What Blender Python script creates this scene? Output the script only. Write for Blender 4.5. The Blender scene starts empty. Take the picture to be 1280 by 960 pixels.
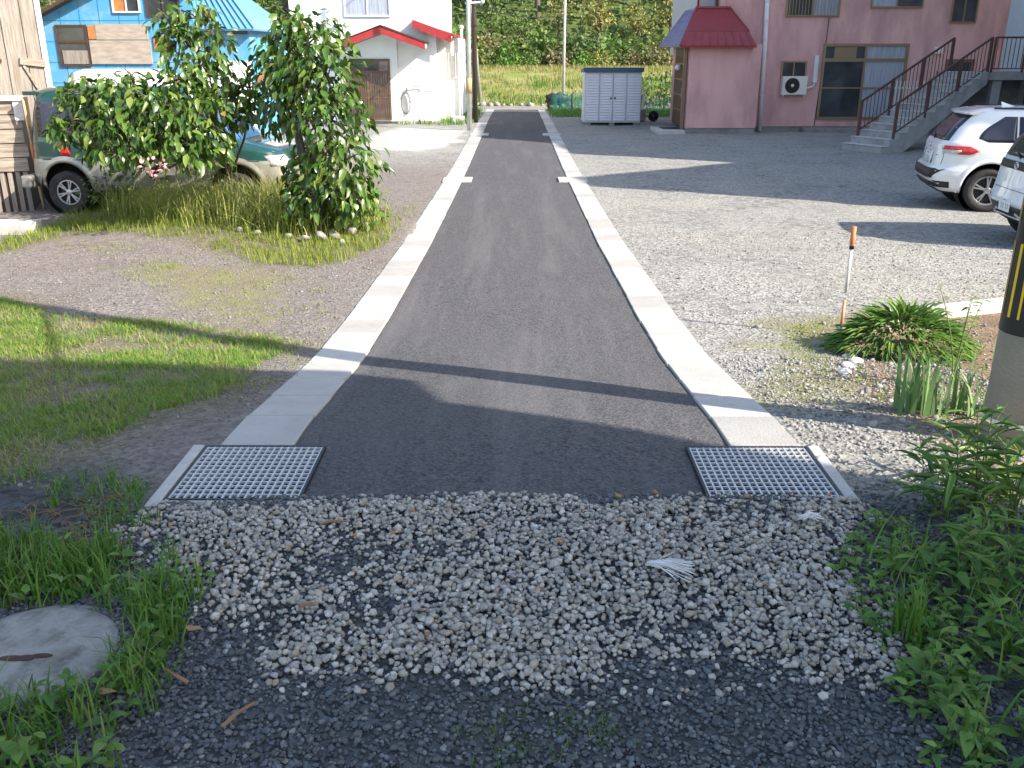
import bpy, bmesh, math, random
import numpy as np
from math import sin, cos, pi, radians, atan2, sqrt
from mathutils import Vector, Matrix
random.seed(7); RNG = np.random.default_rng(11)
S = bpy.context.scene; COL = S.collection

# ------------------------------------------------------------------ camera model
F = 1150.0; PITCH = math.atan(415/F); YAW = 5/F; CAM = Vector((0.02, 0.0, 2.6))
cd = bpy.data.cameras.new('camera'); cam = bpy.data.objects.new('camera', cd); COL.objects.link(cam)
cd.lens = 36*F/1280; cd.sensor_width = 36; cd.clip_end = 3000; cd.clip_start = 0.05
cam.location = CAM; cam.rotation_euler = (pi/2-PITCH, 0, YAW); S.camera = cam
_R = Matrix.Rotation(YAW, 3, 'Z') @ Matrix.Rotation(pi/2-PITCH, 3, 'X')
def ray(px, py): return _R @ Vector(((px-640)/F, (480-py)/F, -1))
def onY(px, py, Y):
    d = ray(px, py); return CAM + d*((Y-CAM.y)/d.y)
_ys = np.array([-40, 0, 1.5, 3.0, 3.66, 4.26, 4.63, 5.17, 6.49, 7.87, 9.6, 12.4, 16.3, 19.9, 22.5, 32, 38, 52, 54, 58.5, 64.5, 66, 71, 76, 110, 220, 600])
_zs = np.array([.85, .83, .80, .745, .71, .72, .70, .62, .455, .37, .305, .20, .13, .065, .045, 0, 0, -.2, -.2, .45, 1.40, 1.5, 1.5, 2.3, 19, 75, 90])
_ty = np.arange(-40, 600, .05); _tz = np.interp(_ty, _ys, _zs)
_k = np.ones(13)/13; _tz = np.convolve(np.pad(_tz, 6, mode='edge'), _k, mode='valid')
def prof(Y): return np.interp(Y, _ty, _tz)
def sst(a, b, x):
    t = np.clip((np.asarray(x, float)-a)/(b-a), 0, 1); return t*t*(3-2*t)
def vn(x, y, s, seed=0):      # cheap value noise, -1..1
    x = np.asarray(x, float)*s; y = np.asarray(y, float)*s
    xi = np.floor(x); yi = np.floor(y); fx = x-xi; fy = y-yi; fx = fx*fx*(3-2*fx); fy = fy*fy*(3-2*fy)
    def h(a, b):
        v = np.sin(a*127.1+b*311.7+seed*74.7)*43758.5453; return (v-np.floor(v))*2-1
    return (h(xi, yi)*(1-fx)+h(xi+1, yi)*fx)*(1-fy)+(h(xi, yi+1)*(1-fx)+h(xi+1, yi+1)*fx)*fy
def fbm(x, y, s, seed=0): return vn(x, y, s, seed)*.55+vn(x, y, s*2.1, seed+1)*.3+vn(x, y, s*4.3, seed+2)*.15
def mound(X, Y):              # heap of white gravel at the end of the asphalt
    X = np.asarray(X, float); Y = np.asarray(Y, float)
    return .065*sst(3.74, 3.60, Y)*sst(2.3, 3.35, Y)*(1-sst(1.15, 1.75, np.abs(X)))
def gz(X, Y):
    X = np.asarray(X, float); Y = np.asarray(Y, float)
    off = sst(1.5, 2.6, np.abs(X))*(1-sst(45, 52, Y))
    z = prof(Y)+off*.035*fbm(X, Y, .5, 3)
    z = z+.12*np.exp(-(((X+3.7)/2.0)**2+((Y-13.2)/1.4)**2)**2)       # planted bed
    z = z-.10*sst(-5, -9, X)*sst(12, 15, Y)*(1-sst(40, 50, Y))
    z = z+mound(X, Y)
    z = z+2.2*sst(74, 100, Y)*fbm(X, Y, .05, 9)
    return z
def gzf(X, Y): return float(gz(X, Y))
def onG(px, py, dz=0.0):
    d = ray(px, py); d = d/ d.y; lo = None; y = 1.0
    while y < 400:
        p = CAM+d*y
        if p.z < gzf(p.x, p.y)+dz:
            a, b = y-.25, y
            for _ in range(18):
                m = (a+b)/2; q = CAM+d*m
                if q.z < gzf(q.x, q.y)+dz: b = m
                else: a = m
            q = CAM+d*b; return Vector((q.x, q.y, gzf(q.x, q.y)))
        y += .25
    p = CAM+d*60; return p
def poly(pts): return np.array([onG(*p)[:2] for p in pts])
def inpoly(X, Y, P):
    X = np.asarray(X, float); Y = np.asarray(Y, float); r = np.zeros(X.shape, bool); n = len(P)
    for i in range(n):
        x0, y0 = P[i]; x1, y1 = P[(i+1) % n]
        c = (y0 > Y) != (y1 > Y)
        with np.errstate(divide='ignore', invalid='ignore'):
            r ^= c & (X < (x1-x0)*(Y-y0)/((y1-y0) if y1 != y0 else 1e-9)+x0)
    return r
def sdpoly(X, Y, P):          # signed distance, positive inside
    X = np.asarray(X, float); Y = np.asarray(Y, float); d = np.full(X.shape, 1e9)
    for i in range(len(P)):
        a = P[i]; b = P[(i+1) % len(P)]; e = b-a; L = max((e**2).sum(), 1e-9)
        t = np.clip(((X-a[0])*e[0]+(Y-a[1])*e[1])/L, 0, 1)
        d = np.minimum(d, np.hypot(X-a[0]-t*e[0], Y-a[1]-t*e[1]))
    return np.where(inpoly(X, Y, P), d, -d)
def scatter(P, n, pad=0):
    lo, hi = P.min(0)-pad, P.max(0)+pad; q = RNG.uniform(lo, hi, (n*3, 2))
    return q[inpoly(q[:, 0], q[:, 1], P)][:n]

# ------------------------------------------------------------------ tagging
def tag(o, label=None, cat=None, group=None, kind=None):
    for k, v in (('label', label), ('category', cat), ('group', group), ('kind', kind)):
        if v: o[k] = v
    return o
def empty(name, loc, label, cat, group=None, rz=0):
    o = bpy.data.objects.new(name, None); COL.objects.link(o); o.location = loc; o.rotation_euler = (0, 0, rz)
    o.empty_display_size = .1
    return tag(o, label, cat, group)
# ------------------------------------------------------------------ materials
def M(name, col, col2=None, scale=6, detail=5, rough=.8, bump=0, bscale=40, metal=0, spec=.4, island=None, transl=0, coat=0, ramp=(.35, .65), stretch=None, dirt=None, dscale=1.5, dr=(.5, .75)):
    m = bpy.data.materials.new(name); m.use_nodes = True; nt = m.node_tree; N = nt.nodes; L = nt.links
    b = N['Principled BSDF']; b.inputs['Roughness'].default_value = rough; b.inputs['Metallic'].default_value = metal
    b.inputs['Specular IOR Level'].default_value = spec; b.inputs['Coat Weight'].default_value = coat
    tc = N.new('ShaderNodeTexCoord'); src = tc.outputs['Object']
    if stretch:
        mp = N.new('ShaderNodeMapping'); mp.inputs['Scale'].default_value = stretch; L.new(src, mp.inputs[0]); src = mp.outputs[0]
    c = None
    def mix(f, a, bb, t='MIX'):
        x = N.new('ShaderNodeMix'); x.data_type = 'RGBA'; x.blend_type = t
        for s, v in ((0, f), (6, a), (7, bb)):
            if hasattr(v, 'is_linked') or hasattr(v, 'links'): L.new(v, x.inputs[s])
            elif s == 0: x.inputs[0].default_value = v
            else: x.inputs[s].default_value = (*v, 1)
        return x.outputs[2]
    def noise(sc, det, r):
        n = N.new('ShaderNodeTexNoise'); n.inputs['Scale'].default_value = sc; n.inputs['Detail'].default_value = det; n.inputs['Roughness'].default_value = .62
        L.new(src, n.inputs['Vector']); rr = N.new('ShaderNodeMapRange'); rr.inputs[1].default_value = r[0]; rr.inputs[2].default_value = r[1]
        L.new(n.outputs[0], rr.inputs[0]); return rr.outputs[0]
    c = mix(noise(scale, detail, ramp), col, col2) if col2 else mix(0.0, col, col)
    if island:
        g = N.new('ShaderNodeNewGeometry'); cr = N.new('ShaderNodeValToRGB'); cr.color_ramp.interpolation = 'LINEAR'
        e = cr.color_ramp.elements
        while len(e) < len(island): e.new(.5)
        for i, cc in enumerate(island): e[i].position = i/(len(island)-1); e[i].color = (*cc, 1)
        L.new(g.outputs['Random Per Island'], cr.inputs[0])
        c = cr.outputs[0]
        if col2: c = mix(noise(scale, detail, ramp), c, mix(1.0, c, col2, 'MULTIPLY'))
    if dirt: c = mix(noise(dscale, 6, dr), c, dirt)
    L.new(c, b.inputs['Base Color'])
    if bump:
        n = N.new('ShaderNodeTexNoise'); n.inputs['Scale'].default_value = bscale; n.inputs['Detail'].default_value = 6; L.new(src, n.inputs['Vector'])
        bp = N.new('ShaderNodeBump'); bp.inputs['Strength'].default_value = bump; bp.inputs['Distance'].default_value = .02
        L.new(n.outputs[0], bp.inputs['Height']); L.new(bp.outputs[0], b.inputs['Normal'])
    if transl:
        t = N.new('ShaderNodeBsdfTranslucent'); mx = N.new('ShaderNodeMixShader'); mx.inputs[0].default_value = transl
        L.new(c, t.inputs[0]); L.new(b.outputs[0], mx.inputs[1]); L.new(t.outputs[0], mx.inputs[2])
        L.new(mx.outputs[0], N['Material Output'].inputs['Surface'])
    return m
def lin(r, g, b): return tuple(((c/255+.055)/1.055)**2.4 if c > 10 else c/255/12.92 for c in (r, g, b))
mt = {}
mt['concrete'] = M('concrete', (.50, .49, .47), (.40, .39, .37), 9, 8, .85, .25, 60, dirt=(.30, .28, .25), dscale=3, dr=(.58, .82))
mt['concrete_dark'] = M('concrete_dark', (.26, .26, .26), (.19, .19, .19), 3, 8, .9, .25, 50, dirt=(.12, .115, .11), dscale=1.2, dr=(.5, .8))
mt['stair'] = M('stair_concrete', (.36, .36, .36), (.28, .28, .28), 3, 8, .9, .25, 50, dirt=(.18, .175, .165), dscale=1.5, dr=(.52, .8))
mt['galv'] = M('galvanised_steel', (.72, .73, .74), (.58, .59, .60), 30, 4, .45, 0, metal=.55)
mt['white_wall'] = M('white_render', (.80, .80, .77), (.74, .74, .71), 2, 6, .8, .15, 90, dirt=(.55, .53, .48), dscale=.9, dr=(.62, .9))
mt['red_metal'] = M('red_painted_metal', (.40, .035, .038), (.30, .03, .033), 4, 6, .45, .05, 20, dirt=(.25, .07, .05), dr=(.6, .9))
mt['maroon'] = M('maroon_roof_metal', (.26, .045, .055), (.21, .035, .045), 3, 6, .5, .05, 20)
mt['pink'] = M('pink_render', (.68, .395, .375), (.60, .335, .32), 1.6, 8, .85, .35, 140, stretch=(1, 1, .35), dirt=(.40, .23, .22), dscale=.8, dr=(.5, .75))
mt['dark_wood'] = M('dark_stained_wood', (.10, .055, .035), (.055, .03, .02), 6, 6, .6, .1, 40, stretch=(6, 6, .6))
mt['brown_alu'] = M('brown_aluminium', (.22, .14, .09), (.18, .11, .075), 5, 3, .45, metal=.3)
mt['bronze'] = M('bronze_frame', (.28, .20, .13), None, rough=.4, metal=.4)
mt['glass'] = M('dark_window_glass', (.03, .035, .04), (.06, .065, .07), 1.5, 2, .06, spec=.8)
mt['curtain'] = M('pale_curtain_behind_glass', (.38, .42, .50), (.25, .28, .34), 9, 2, .25, spec=.6, stretch=(3, 3, .15))
mt['barn_wood'] = M('weathered_boards', (.33, .30, .265), (.20, .175, .15), 5, 9, .9, .4, 25, stretch=(7, 7, .5), dirt=(.20, .15, .11), dscale=1.5, dr=(.52, .8))
mt['plank_wood'] = M('weathered_planks', (.42, .36, .30), (.22, .175, .14), 5, 9, .9, .4, 25, stretch=(.5, 4, 7), dirt=(.13, .09, .07), dscale=1.5, dr=(.5, .75))
mt['blue_panel'] = M('blue_painted_panels', (.06, .32, .58), (.09, .29, .48), 1.8, 8, .75, .15, 30, dirt=(.22, .38, .46), dscale=2.5, dr=(.48, .74))
mt['blue_roof'] = M('blue_metal_roof', (.10, .30, .45), (.14, .30, .42), 2, 6, .4, .1, 20)
mt['plywood'] = M('grey_plywood', (.42, .36, .30), (.30, .25, .21), 3, 8, .9, .2, 25, stretch=(1, 1, 4))
mt['rust_board'] = M('orange_board', (.50, .20, .06), (.35, .14, .05), 3, 5, .9)
mt['shed'] = M('shed_steel', (.58, .58, .62), (.53, .53, .57), 2, 4, .45, metal=.15)
mt['shed_roof'] = M('shed_roof_blue', (.035, .08, .15), None, rough=.5, metal=.2)
mt['black'] = M('black_plastic', (.015, .015, .016), (.025, .025, .025), 8, 3, .5)
mt['rubber'] = M('tyre_rubber', (.022, .022, .023), (.04, .038, .036), 14, 5, .85, .2, 50)
mt['alloy'] = M('alloy_wheel', (.50, .51, .53), None, rough=.3, metal=.85)
mt['alloy_dark'] = M('dark_alloy', (.05, .05, .055), None, rough=.35, metal=.6)
mt['car_white'] = M('pearl_white_paint', (.78, .79, .80), (.76, .77, .78), 2, 2, .25, coat=.8, dirt=(.55, .54, .52), dscale=1.2, dr=(.68, 1.0))
mt['car_blue_white'] = M('pale_blue_white_paint', (.60, .68, .76), (.58, .66, .74), 2, 2, .25, coat=.8)
mt['van_green'] = M('dark_green_paint', (.010, .060, .055), (.012, .052, .050), 3, 3, .22, coat=.8, dirt=(.07, .09, .08), dr=(.6, .95))
mt['bonnet'] = M('bonnet_sky_reflection', (.015, .085, .12), (.012, .07, .10), 3, 3, .2, coat=1)  # green bonnet with the blue of the reflected sky put into its colour
mt['van_silver'] = M('beige_silver_paint', (.33, .32, .29), (.29, .28, .25), 3, 3, .35, metal=.4, coat=.4, dirt=(.25, .22, .18), dr=(.55, .85))
mt['car_glass'] = M('tinted_car_glass', (.02, .022, .035), (.05, .055, .08), 1.2, 2, .12, spec=.4)
mt['van_glass'] = M('sky_tinted_car_glass', (.03, .09, .20), (.05, .14, .30), 1.2, 2, .05, spec=.9, coat=.6)  # reflected sky painted into the windscreen glass as blue
mt['lamp_red'] = M('red_lamp_lens', (.55, .015, .015), None, rough=.12, coat=.8)
mt['lamp_clear'] = M('clear_lamp_lens', (.62, .60, .60), (.40, .38, .38), 30, 2, .12, coat=.8)
mt['plate'] = M('number_plate_white', (.75, .76, .74), None, rough=.5)
mt['plate_ink'] = M('plate_green_ink', (.03, .12, .07), None, rough=.6)
mt['chrome'] = M('chrome', (.7, .7, .72), None, rough=.12, metal=1)
mt['silver_trim'] = M('silver_trim', (.55, .56, .58), None, rough=.35, metal=.6)
mt['pvc'] = M('pale_pvc_pipe', (.66, .67, .70), (.58, .59, .62), 3, 4, .4)
mt['ac'] = M('ac_casing', (.68, .66, .60), (.62, .60, .54), 4, 3, .5)
mt['grey_siding'] = M('grey_siding', (.42, .46, .48), (.38, .42, .44), 2, 5, .8, .1, 30)
mt['apartment'] = M('apartment_render', (.50, .50, .48), (.45, .45, .43), 1, 5, .9, .1, 40)
mt['rail'] = M('brown_railing_paint', (.10, .045, .035), (.07, .03, .025), 6, 4, .5)
mt['pole_conc'] = M('pole_concrete', (.36, .36, .33), (.28, .28, .255), 3, 7, .85, .3, 70, dirt=(.20, .19, .16), dscale=2.5, dr=(.55, .85))
mt['pole_steel'] = M('pole_steel_white', (.55, .55, .55), (.45, .45, .46), 5, 4, .5, metal=.2)
mt['pole_wood'] = M('tarred_wood_pole', (.035, .028, .024), (.06, .05, .04), 6, 6, .8, .2, 40, stretch=(5, 5, .5))
mt['yellow'] = M('yellow_tape', (.75, .50, .015), None, rough=.5)
mt['orange'] = M('faded_orange_paint', (.62, .17, .06), (.52, .20, .10), 30, 4, .6)
mt['faded'] = M('faded_pale_orange_paint', (.66, .34, .22), (.62, .24, .12), 30, 3, .6)
mt['stake_white'] = M('stake_white_paint', (.74, .72, .70), (.60, .56, .54), 20, 5, .6)
mt['bamboo'] = M('weathered_bamboo', (.48, .36, .20), (.36, .26, .15), 8, 6, .7, .1, 30)
mt['bark'] = M('tree_bark', (.14, .11, .085), (.08, .062, .05), 10, 7, .95, .5, 30, stretch=(3, 3, .8))
mt['stone_white'] = M('edging_stone', (.34, .32, .29), (.20, .19, .17), 7, 7, .9, .5, 25)
mt['net'] = M('teal_net', (.05, .42, .36), (.08, .50, .42), 40, 2, .7, transl=.4)
mt['tile_violet'] = M('violet_grey_roof_tiles', (.30, .30, .46), (.24, .24, .38), 3, 3, .4, metal=.2)
mt['rope'] = M('frayed_white_fibre', (.72, .72, .72), None, rough=.8)
mt['twig'] = M('dry_twig', (.30, .17, .09), (.20, .11, .06), 12, 4, .9)
mt['dry_leaf'] = M('dry_leaf', (.40, .17, .05), None, rough=.8, island=[(.34, .13, .05), (.34, .22, .12), (.38, .19, .07)])
mt['blossom'] = M('pink_blossom', (.75, .33, .36), None, rough=.7, transl=.3, island=[(.78, .30, .32), (.80, .55, .55), (.6, .2, .22)])
mt['manhole'] = M('old_concrete_lid', (.34, .335, .31), (.24, .235, .215), 14, 9, .9, .6, 60, dirt=(.13, .125, .105), dscale=11, dr=(.52, .72))
mt['rust'] = M('rust', (.10, .055, .04), (.06, .04, .03), 15, 5, .9, .3, 60)
mt['cable'] = M('black_cable', (.02, .02, .02), None, rough=.6)
mt['lamp_globe'] = M('white_globe', (.8, .78, .72), None, rough=.3)
G1 = [(.035, .10, .012), (.06, .15, .02), (.09, .19, .03), (.045, .12, .018)]
mt['leaf_persimmon'] = M('persimmon_leaf', (.05, .12, .02), (.75, .85, .6), 9, 3, .32, spec=.6, transl=.20, island=[(.028, .080, .013), (.05, .12, .018), (.10, .18, .032), (.055, .13, .02), (.20, .26, .06), (.038, .095, .014)])
mt['leaf_young'] = M('red_tinged_leaf', (.3, .12, .04), None, rough=.5, transl=.3, island=[(.35, .12, .05), (.32, .20, .08), (.38, .26, .08)])
mt['grass_sun'] = M('yellow_green_grass', (.1, .2, .03), None, rough=.6, transl=.35, island=[(.16, .24, .025), (.24, .32, .035), (.12, .19, .022), (.34, .34, .07), (.10, .17, .025)])
mt['grass_lawn'] = M('lawn_blades', (.1, .2, .03), None, rough=.6, transl=.35, island=[(.10, .24, .03), (.17, .32, .045), (.08, .20, .025), (.24, .36, .06), (.28, .30, .08), (.12, .27, .035)])
mt['grass_tall'] = M('tall_pale_grass', (.3, .4, .1), None, rough=.5, transl=.35, island=[(.24, .30, .05), (.36, .40, .08), (.17, .25, .04), (.46, .44, .16), (.13, .21, .035)])
mt['grass_dry'] = M('straw_grass', (.3, .25, .1), None, rough=.7, transl=.3, island=[(.34, .30, .10), (.22, .25, .06), (.42, .36, .17), (.16, .20, .04)])
mt['grass_green'] = M('green_grass', (.1, .2, .03), None, rough=.6, transl=.35, island=[(.075, .19, .022), (.11, .26, .03), (.055, .15, .02), (.16, .30, .045), (.20, .23, .06)])
mt['weed'] = M('weed_leaf', (.06, .16, .02), (.8, .85, .7), 20, 2, .5, transl=.3, island=[(.075, .19, .03), (.14, .29, .05), (.06, .16, .03), (.22, .38, .08), (.08, .19, .05), (.22, .30, .07), (.10, .20, .05)])
mt['iris'] = M('iris_leaf', (.09, .19, .05), None, rough=.45, transl=.25, island=[(.12, .24, .08), (.20, .34, .13), (.08, .18, .055), (.42, .48, .28)])
mt['stem'] = M('green_stem', (.10, .16, .04), (.16, .14, .06), 10, 3, .6)
HT = {'dark': [(.06, .11, .032), (.09, .15, .042), (.045, .09, .026), (.13, .18, .055)],
      'mid': [(.09, .165, .035), (.13, .21, .045), (.07, .135, .03), (.19, .26, .06)],
      'yellow': [(.20, .21, .05), (.28, .25, .07), (.13, .17, .04), (.38, .31, .12)],
      'bright': [(.09, .22, .03), (.12, .27, .04), (.07, .17, .025), (.18, .30, .05)],
      'brown': [(.20, .16, .09), (.14, .13, .06), (.26, .19, .12), (.10, .12, .04)]}
for k, v in HT.items(): mt['hill_'+k] = M('foliage_'+k, v[0], None, rough=.6, transl=.25, island=v)

# ------------------------------------------------------------------ mesh builder
class MB:
    def __init__(s): s.v = []; s.f = []; s.mi = []; s.sm = []; s.cur = 0
    def add(s, vs, fs, smooth=False):
        n = len(s.v); s.v += [tuple(v) for v in vs]
        for f in fs: s.f.append(tuple(i+n for i in f)); s.mi.append(s.cur); s.sm.append(smooth)
        return s
    def box(s, a, b, m=None):
        x0, y0, z0 = a; x1, y1, z1 = b
        vs = [Vector(p) for p in ((x0, y0, z0), (x1, y0, z0), (x1, y1, z0), (x0, y1, z0), (x0, y0, z1), (x1, y0, z1), (x1, y1, z1), (x0, y1, z1))]
        if m: vs = [m @ v for v in vs]
        return s.add(vs, [(0, 3, 2, 1), (4, 5, 6, 7), (0, 1, 5, 4), (1, 2, 6, 5), (2, 3, 7, 6), (3, 0, 4, 7)])
    def prism(s, pts, d, cap=True):      # polygon (3-D points) swept by d
        n = len(pts); d = Vector(d); vs = [Vector(p) for p in pts]+[Vector(p)+d for p in pts]
        fs = [(i, (i+1) % n, n+(i+1) % n, n+i) for i in range(n)]
        if cap: fs += [tuple(range(n))[::-1], tuple(range(n, 2*n))]
        return s.add(vs, fs)
    def tube(s, pts, r, n=10, cap=True, smooth=True):
        pts = [Vector(p) for p in pts]; rs = r if isinstance(r, (list, tuple)) else [r]*len(pts); vs = []; up = None
        for i, p in enumerate(pts):
            t = (pts[min(i+1, len(pts)-1)]-pts[max(i-1, 0)]).normalized()
            if up is None: up = t.orthogonal().normalized()
            up = (up-t*up.dot(t)); up = up.normalized() if up.length > 1e-5 else t.orthogonal().normalized()
            w = t.cross(up)
            vs += [p+(up*cos(2*pi*k/n)+w*sin(2*pi*k/n))*rs[i] for k in range(n)]
        fs = [(i*n+k, i*n+(k+1) % n, (i+1)*n+(k+1) % n, (i+1)*n+k) for i in range(len(pts)-1) for k in range(n)]
        s.add(vs, fs, smooth)
        if cap:
            m = len(s.v)-len(vs); s.f.append(tuple(m+k for k in range(n))[::-1]); s.f.append(tuple(m+(len(pts)-1)*n+k for k in range(n))); s.mi += [s.cur]*2; s.sm += [False]*2
        return s
    def bar(s, p0, p1, w, h=None, up=(0, 0, 1)):
        p0, p1 = Vector(p0), Vector(p1); h = h or w; t = (p1-p0).normalized(); u = Vector(up)
        if abs(t.dot(u)) > .98: u = Vector((0, 1, 0))
        a = t.cross(u).normalized()*w/2; b = a.cross(t).normalized()*h/2
        vs = [p0-a-b, p0+a-b, p0+a+b, p0-a+b, p1-a-b, p1+a-b, p1+a+b, p1-a+b]
        return s.add(vs, [(0, 3, 2, 1), (4, 5, 6, 7), (0, 1, 5, 4), (1, 2, 6, 5), (2, 3, 7, 6), (3, 0, 4, 7)])
    def lathe(s, prof_, c, axis='z', n=24, smooth=True):
        vs = []; c = Vector(c)
        for r, h in prof_:
            for k in range(n):
                a = 2*pi*k/n; p = (r*cos(a), r*sin(a), h)
                vs.append(c+Vector(p if axis == 'z' else ((p[0], h, p[1]) if axis == 'y' else (h, p[0], p[1]))))
        fs = [(i*n+k, i*n+(k+1) % n, (i+1)*n+(k+1) % n, (i+1)*n+k) for i in range(len(prof_)-1) for k in range(n)]
        return s.add(vs, fs, smooth)
    def ball(s, c, r, n=12, m=8):
        r = Vector((r, r, r)) if not hasattr(r, '__len__') else Vector(r); c = Vector(c); vs = []
        for i in range(m+1):
            a = pi*i/m
            for k in range(n):
                b = 2*pi*k/n; vs.append(c+Vector((r.x*sin(a)*cos(b), r.y*sin(a)*sin(b), r.z*cos(a))))
        return s.add(vs, [(i*n+k, (i+1)*n+k, (i+1)*n+(k+1) % n, i*n+(k+1) % n) for i in range(m) for k in range(n)], True)
    def build(s, name, mats, parent=None, bevel=0, loc=None):
        me = bpy.data.meshes.new(name); me.from_pydata(s.v, [], s.f)
        for m in (mats if isinstance(mats, (list, tuple)) else [mats]): me.materials.append(m)
        me.polygons.foreach_set('material_index', s.mi); me.polygons.foreach_set('use_smooth', s.sm)
        bm = bmesh.new(); bm.from_mesh(me); bmesh.ops.remove_doubles(bm, verts=bm.verts, dist=1e-5); bmesh.ops.recalc_face_normals(bm, faces=bm.faces); bm.to_mesh(me); bm.free()
        o = bpy.data.objects.new(name, me); COL.objects.link(o)
        if parent: o.parent = parent
        if loc is not None: o.location = loc
        if bevel:
            b = o.modifiers.new('b', 'BEVEL'); b.width = bevel; b.segments = 2; b.limit_method = 'ANGLE'; b.angle_limit = radians(40)
        return o
def npmesh(name, V, faces, mat, parent=None, smooth=False):
    """V (n,3); faces: list of int arrays (k, m)"""
    me = bpy.data.meshes.new(name); me.vertices.add(len(V)); me.vertices.foreach_set('co', np.ascontiguousarray(V, np.float32).ravel())
    idx = np.concatenate([f.ravel() for f in faces]); tot = np.concatenate([np.full(len(f), f.shape[1]) for f in faces]); st = np.concatenate([[0], np.cumsum(tot)[:-1]])
    me.loops.add(len(idx)); me.loops.foreach_set('vertex_index', idx.astype(np.int32))
    me.polygons.add(len(tot)); me.polygons.foreach_set('loop_start', st.astype(np.int32)); me.polygons.foreach_set('loop_total', tot.astype(np.int32))
    if smooth: me.polygons.foreach_set('use_smooth', np.ones(len(tot), bool))
    me.materials.append(mat); me.update(calc_edges=True)
    o = bpy.data.objects.new(name, me); COL.objects.link(o)
    if parent: o.parent = parent
    return o
def inst(tv, tf, P, R, Sc):
    """template verts/faces repeated -> V, faces"""
    n, k = len(P), len(tv)
    L = tv[None]*np.asarray(Sc)[:, None, :]; V = np.einsum('nij,nkj->nki', R, L)+np.asarray(P)[:, None, :]
    off = (np.arange(n)*k)[:, None, None]
    return V.reshape(-1, 3), [(np.array(f)[None]+off).reshape(-1, len(f[0])) for f in tf]
def merge(parts):
    V = []; Fs = {}; o = 0
    for v, fs in parts:
        V.append(v)
        for f in fs: Fs.setdefault(f.shape[1], []).append(f+o)
        o += len(v)
    return np.concatenate(V), [np.concatenate(x) for x in Fs.values()]
def nrm(a): return a/np.maximum(np.linalg.norm(a, axis=-1, keepdims=True), 1e-9)
def frames(d, roll=None):      # local x = d, y = side, z = normal
    d = nrm(d); r = RNG.normal(size=d.shape) if roll is None else roll
    y = nrm(np.cross(r, d)); z = np.cross(d, y); return np.stack([d, y, z], -1)
def rotz(a):
    c, s_ = np.cos(a), np.sin(a); R = np.zeros((len(a), 3, 3)); R[:, 0, 0] = c; R[:, 0, 1] = -s_; R[:, 1, 0] = s_; R[:, 1, 1] = c; R[:, 2, 2] = 1; return R
LEAF_V = np.array([(0, 0, 0), (.33, -.5, .07), (.33, 0, 0), (.33, .5, .07), (.7, -.36, -.02), (.7, 0, -.08), (.7, .36, -.02), (1, 0, -.24)])
LEAF_F = [[(0, 2, 1), (0, 3, 2), (4, 5, 7), (5, 6, 7)], [(1, 2, 5, 4), (2, 3, 6, 5)]]
def leaves(P, D, Ln, Wd, roll=None):
    Sc = np.stack([Ln, Wd, Ln], -1); return inst(LEAF_V, LEAF_F, P, frames(D, roll), Sc)
BL_V = np.array([(0, -.5, 0), (0, .5, 0), (.12, -.42, .38), (.12, .42, .38), (.42, -.28, .74), (.42, .28, .74), (1, 0, 1)])
BL_F = [[(0, 1, 3, 2), (2, 3, 5, 4)], [(4, 5, 6)]]
def blades(P, H, W, B): 
    n = len(P); return inst(BL_V, BL_F, P, rotz(RNG.uniform(0, 2*pi, n)), np.stack([B, W, H], -1))
def turf(name, pts, H, W, B, mat, clump=1, spread=.03, label=None, cat=None, **kw):
    P = np.repeat(pts, clump, 0); P = P+RNG.normal(0, spread, P.shape)
    n = len(P); z = gz(P[:, 0], P[:, 1])-.005; P3 = np.column_stack([P, z])
    V, Fc = blades(P3, H*RNG.uniform(.45, 1.15, n), W*RNG.uniform(.6, 1.3, n), B*RNG.uniform(.1, 1.2, n))
    o = npmesh(name, V, Fc, mat); tag(o, label, cat, kind='stuff'); return o
def ico(sub):
    bm = bmesh.new(); bmesh.ops.create_icosphere(bm, subdivisions=sub, radius=1); V = np.array([v.co[:] for v in bm.verts]); Fc = [[tuple(v.index for v in f.verts) for f in bm.faces]]; bm.free(); return V, Fc
def rocks(P, size, sub=1, flat=.7, nvar=9):
    parts = []; V0, F0 = ico(sub)
    for k in range(nvar):
        sel = P[k::nvar]; s = size[k::nvar]; n = len(sel)
        if not n: continue
        V = V0.copy()
        for _ in range(5):
            d = nrm(RNG.normal(size=3)); lim = RNG.uniform(.45, .85); h = V@d; V = V-np.outer(np.maximum(h-lim, 0)*.9, d)
        V = V*(1+RNG.normal(0, .05, (len(V), 1)))*RNG.uniform(.75, 1.25, 3)
        R = np.einsum('nij,njk->nik', rotz(RNG.uniform(0, 2*pi, n)), frames(nrm(np.array([1, 0, 0])+RNG.normal(0, .35, (n, 3))), np.tile([0, 0, 1.], (n, 1))+RNG.normal(0, .3, (n, 3))))
        Sc = s[:, None]*np.array([1, .85, flat])*RNG.uniform(.8, 1.2, (n, 3))
        parts.append(inst(V, F0, sel, R, Sc))
    return merge(parts)

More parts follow.
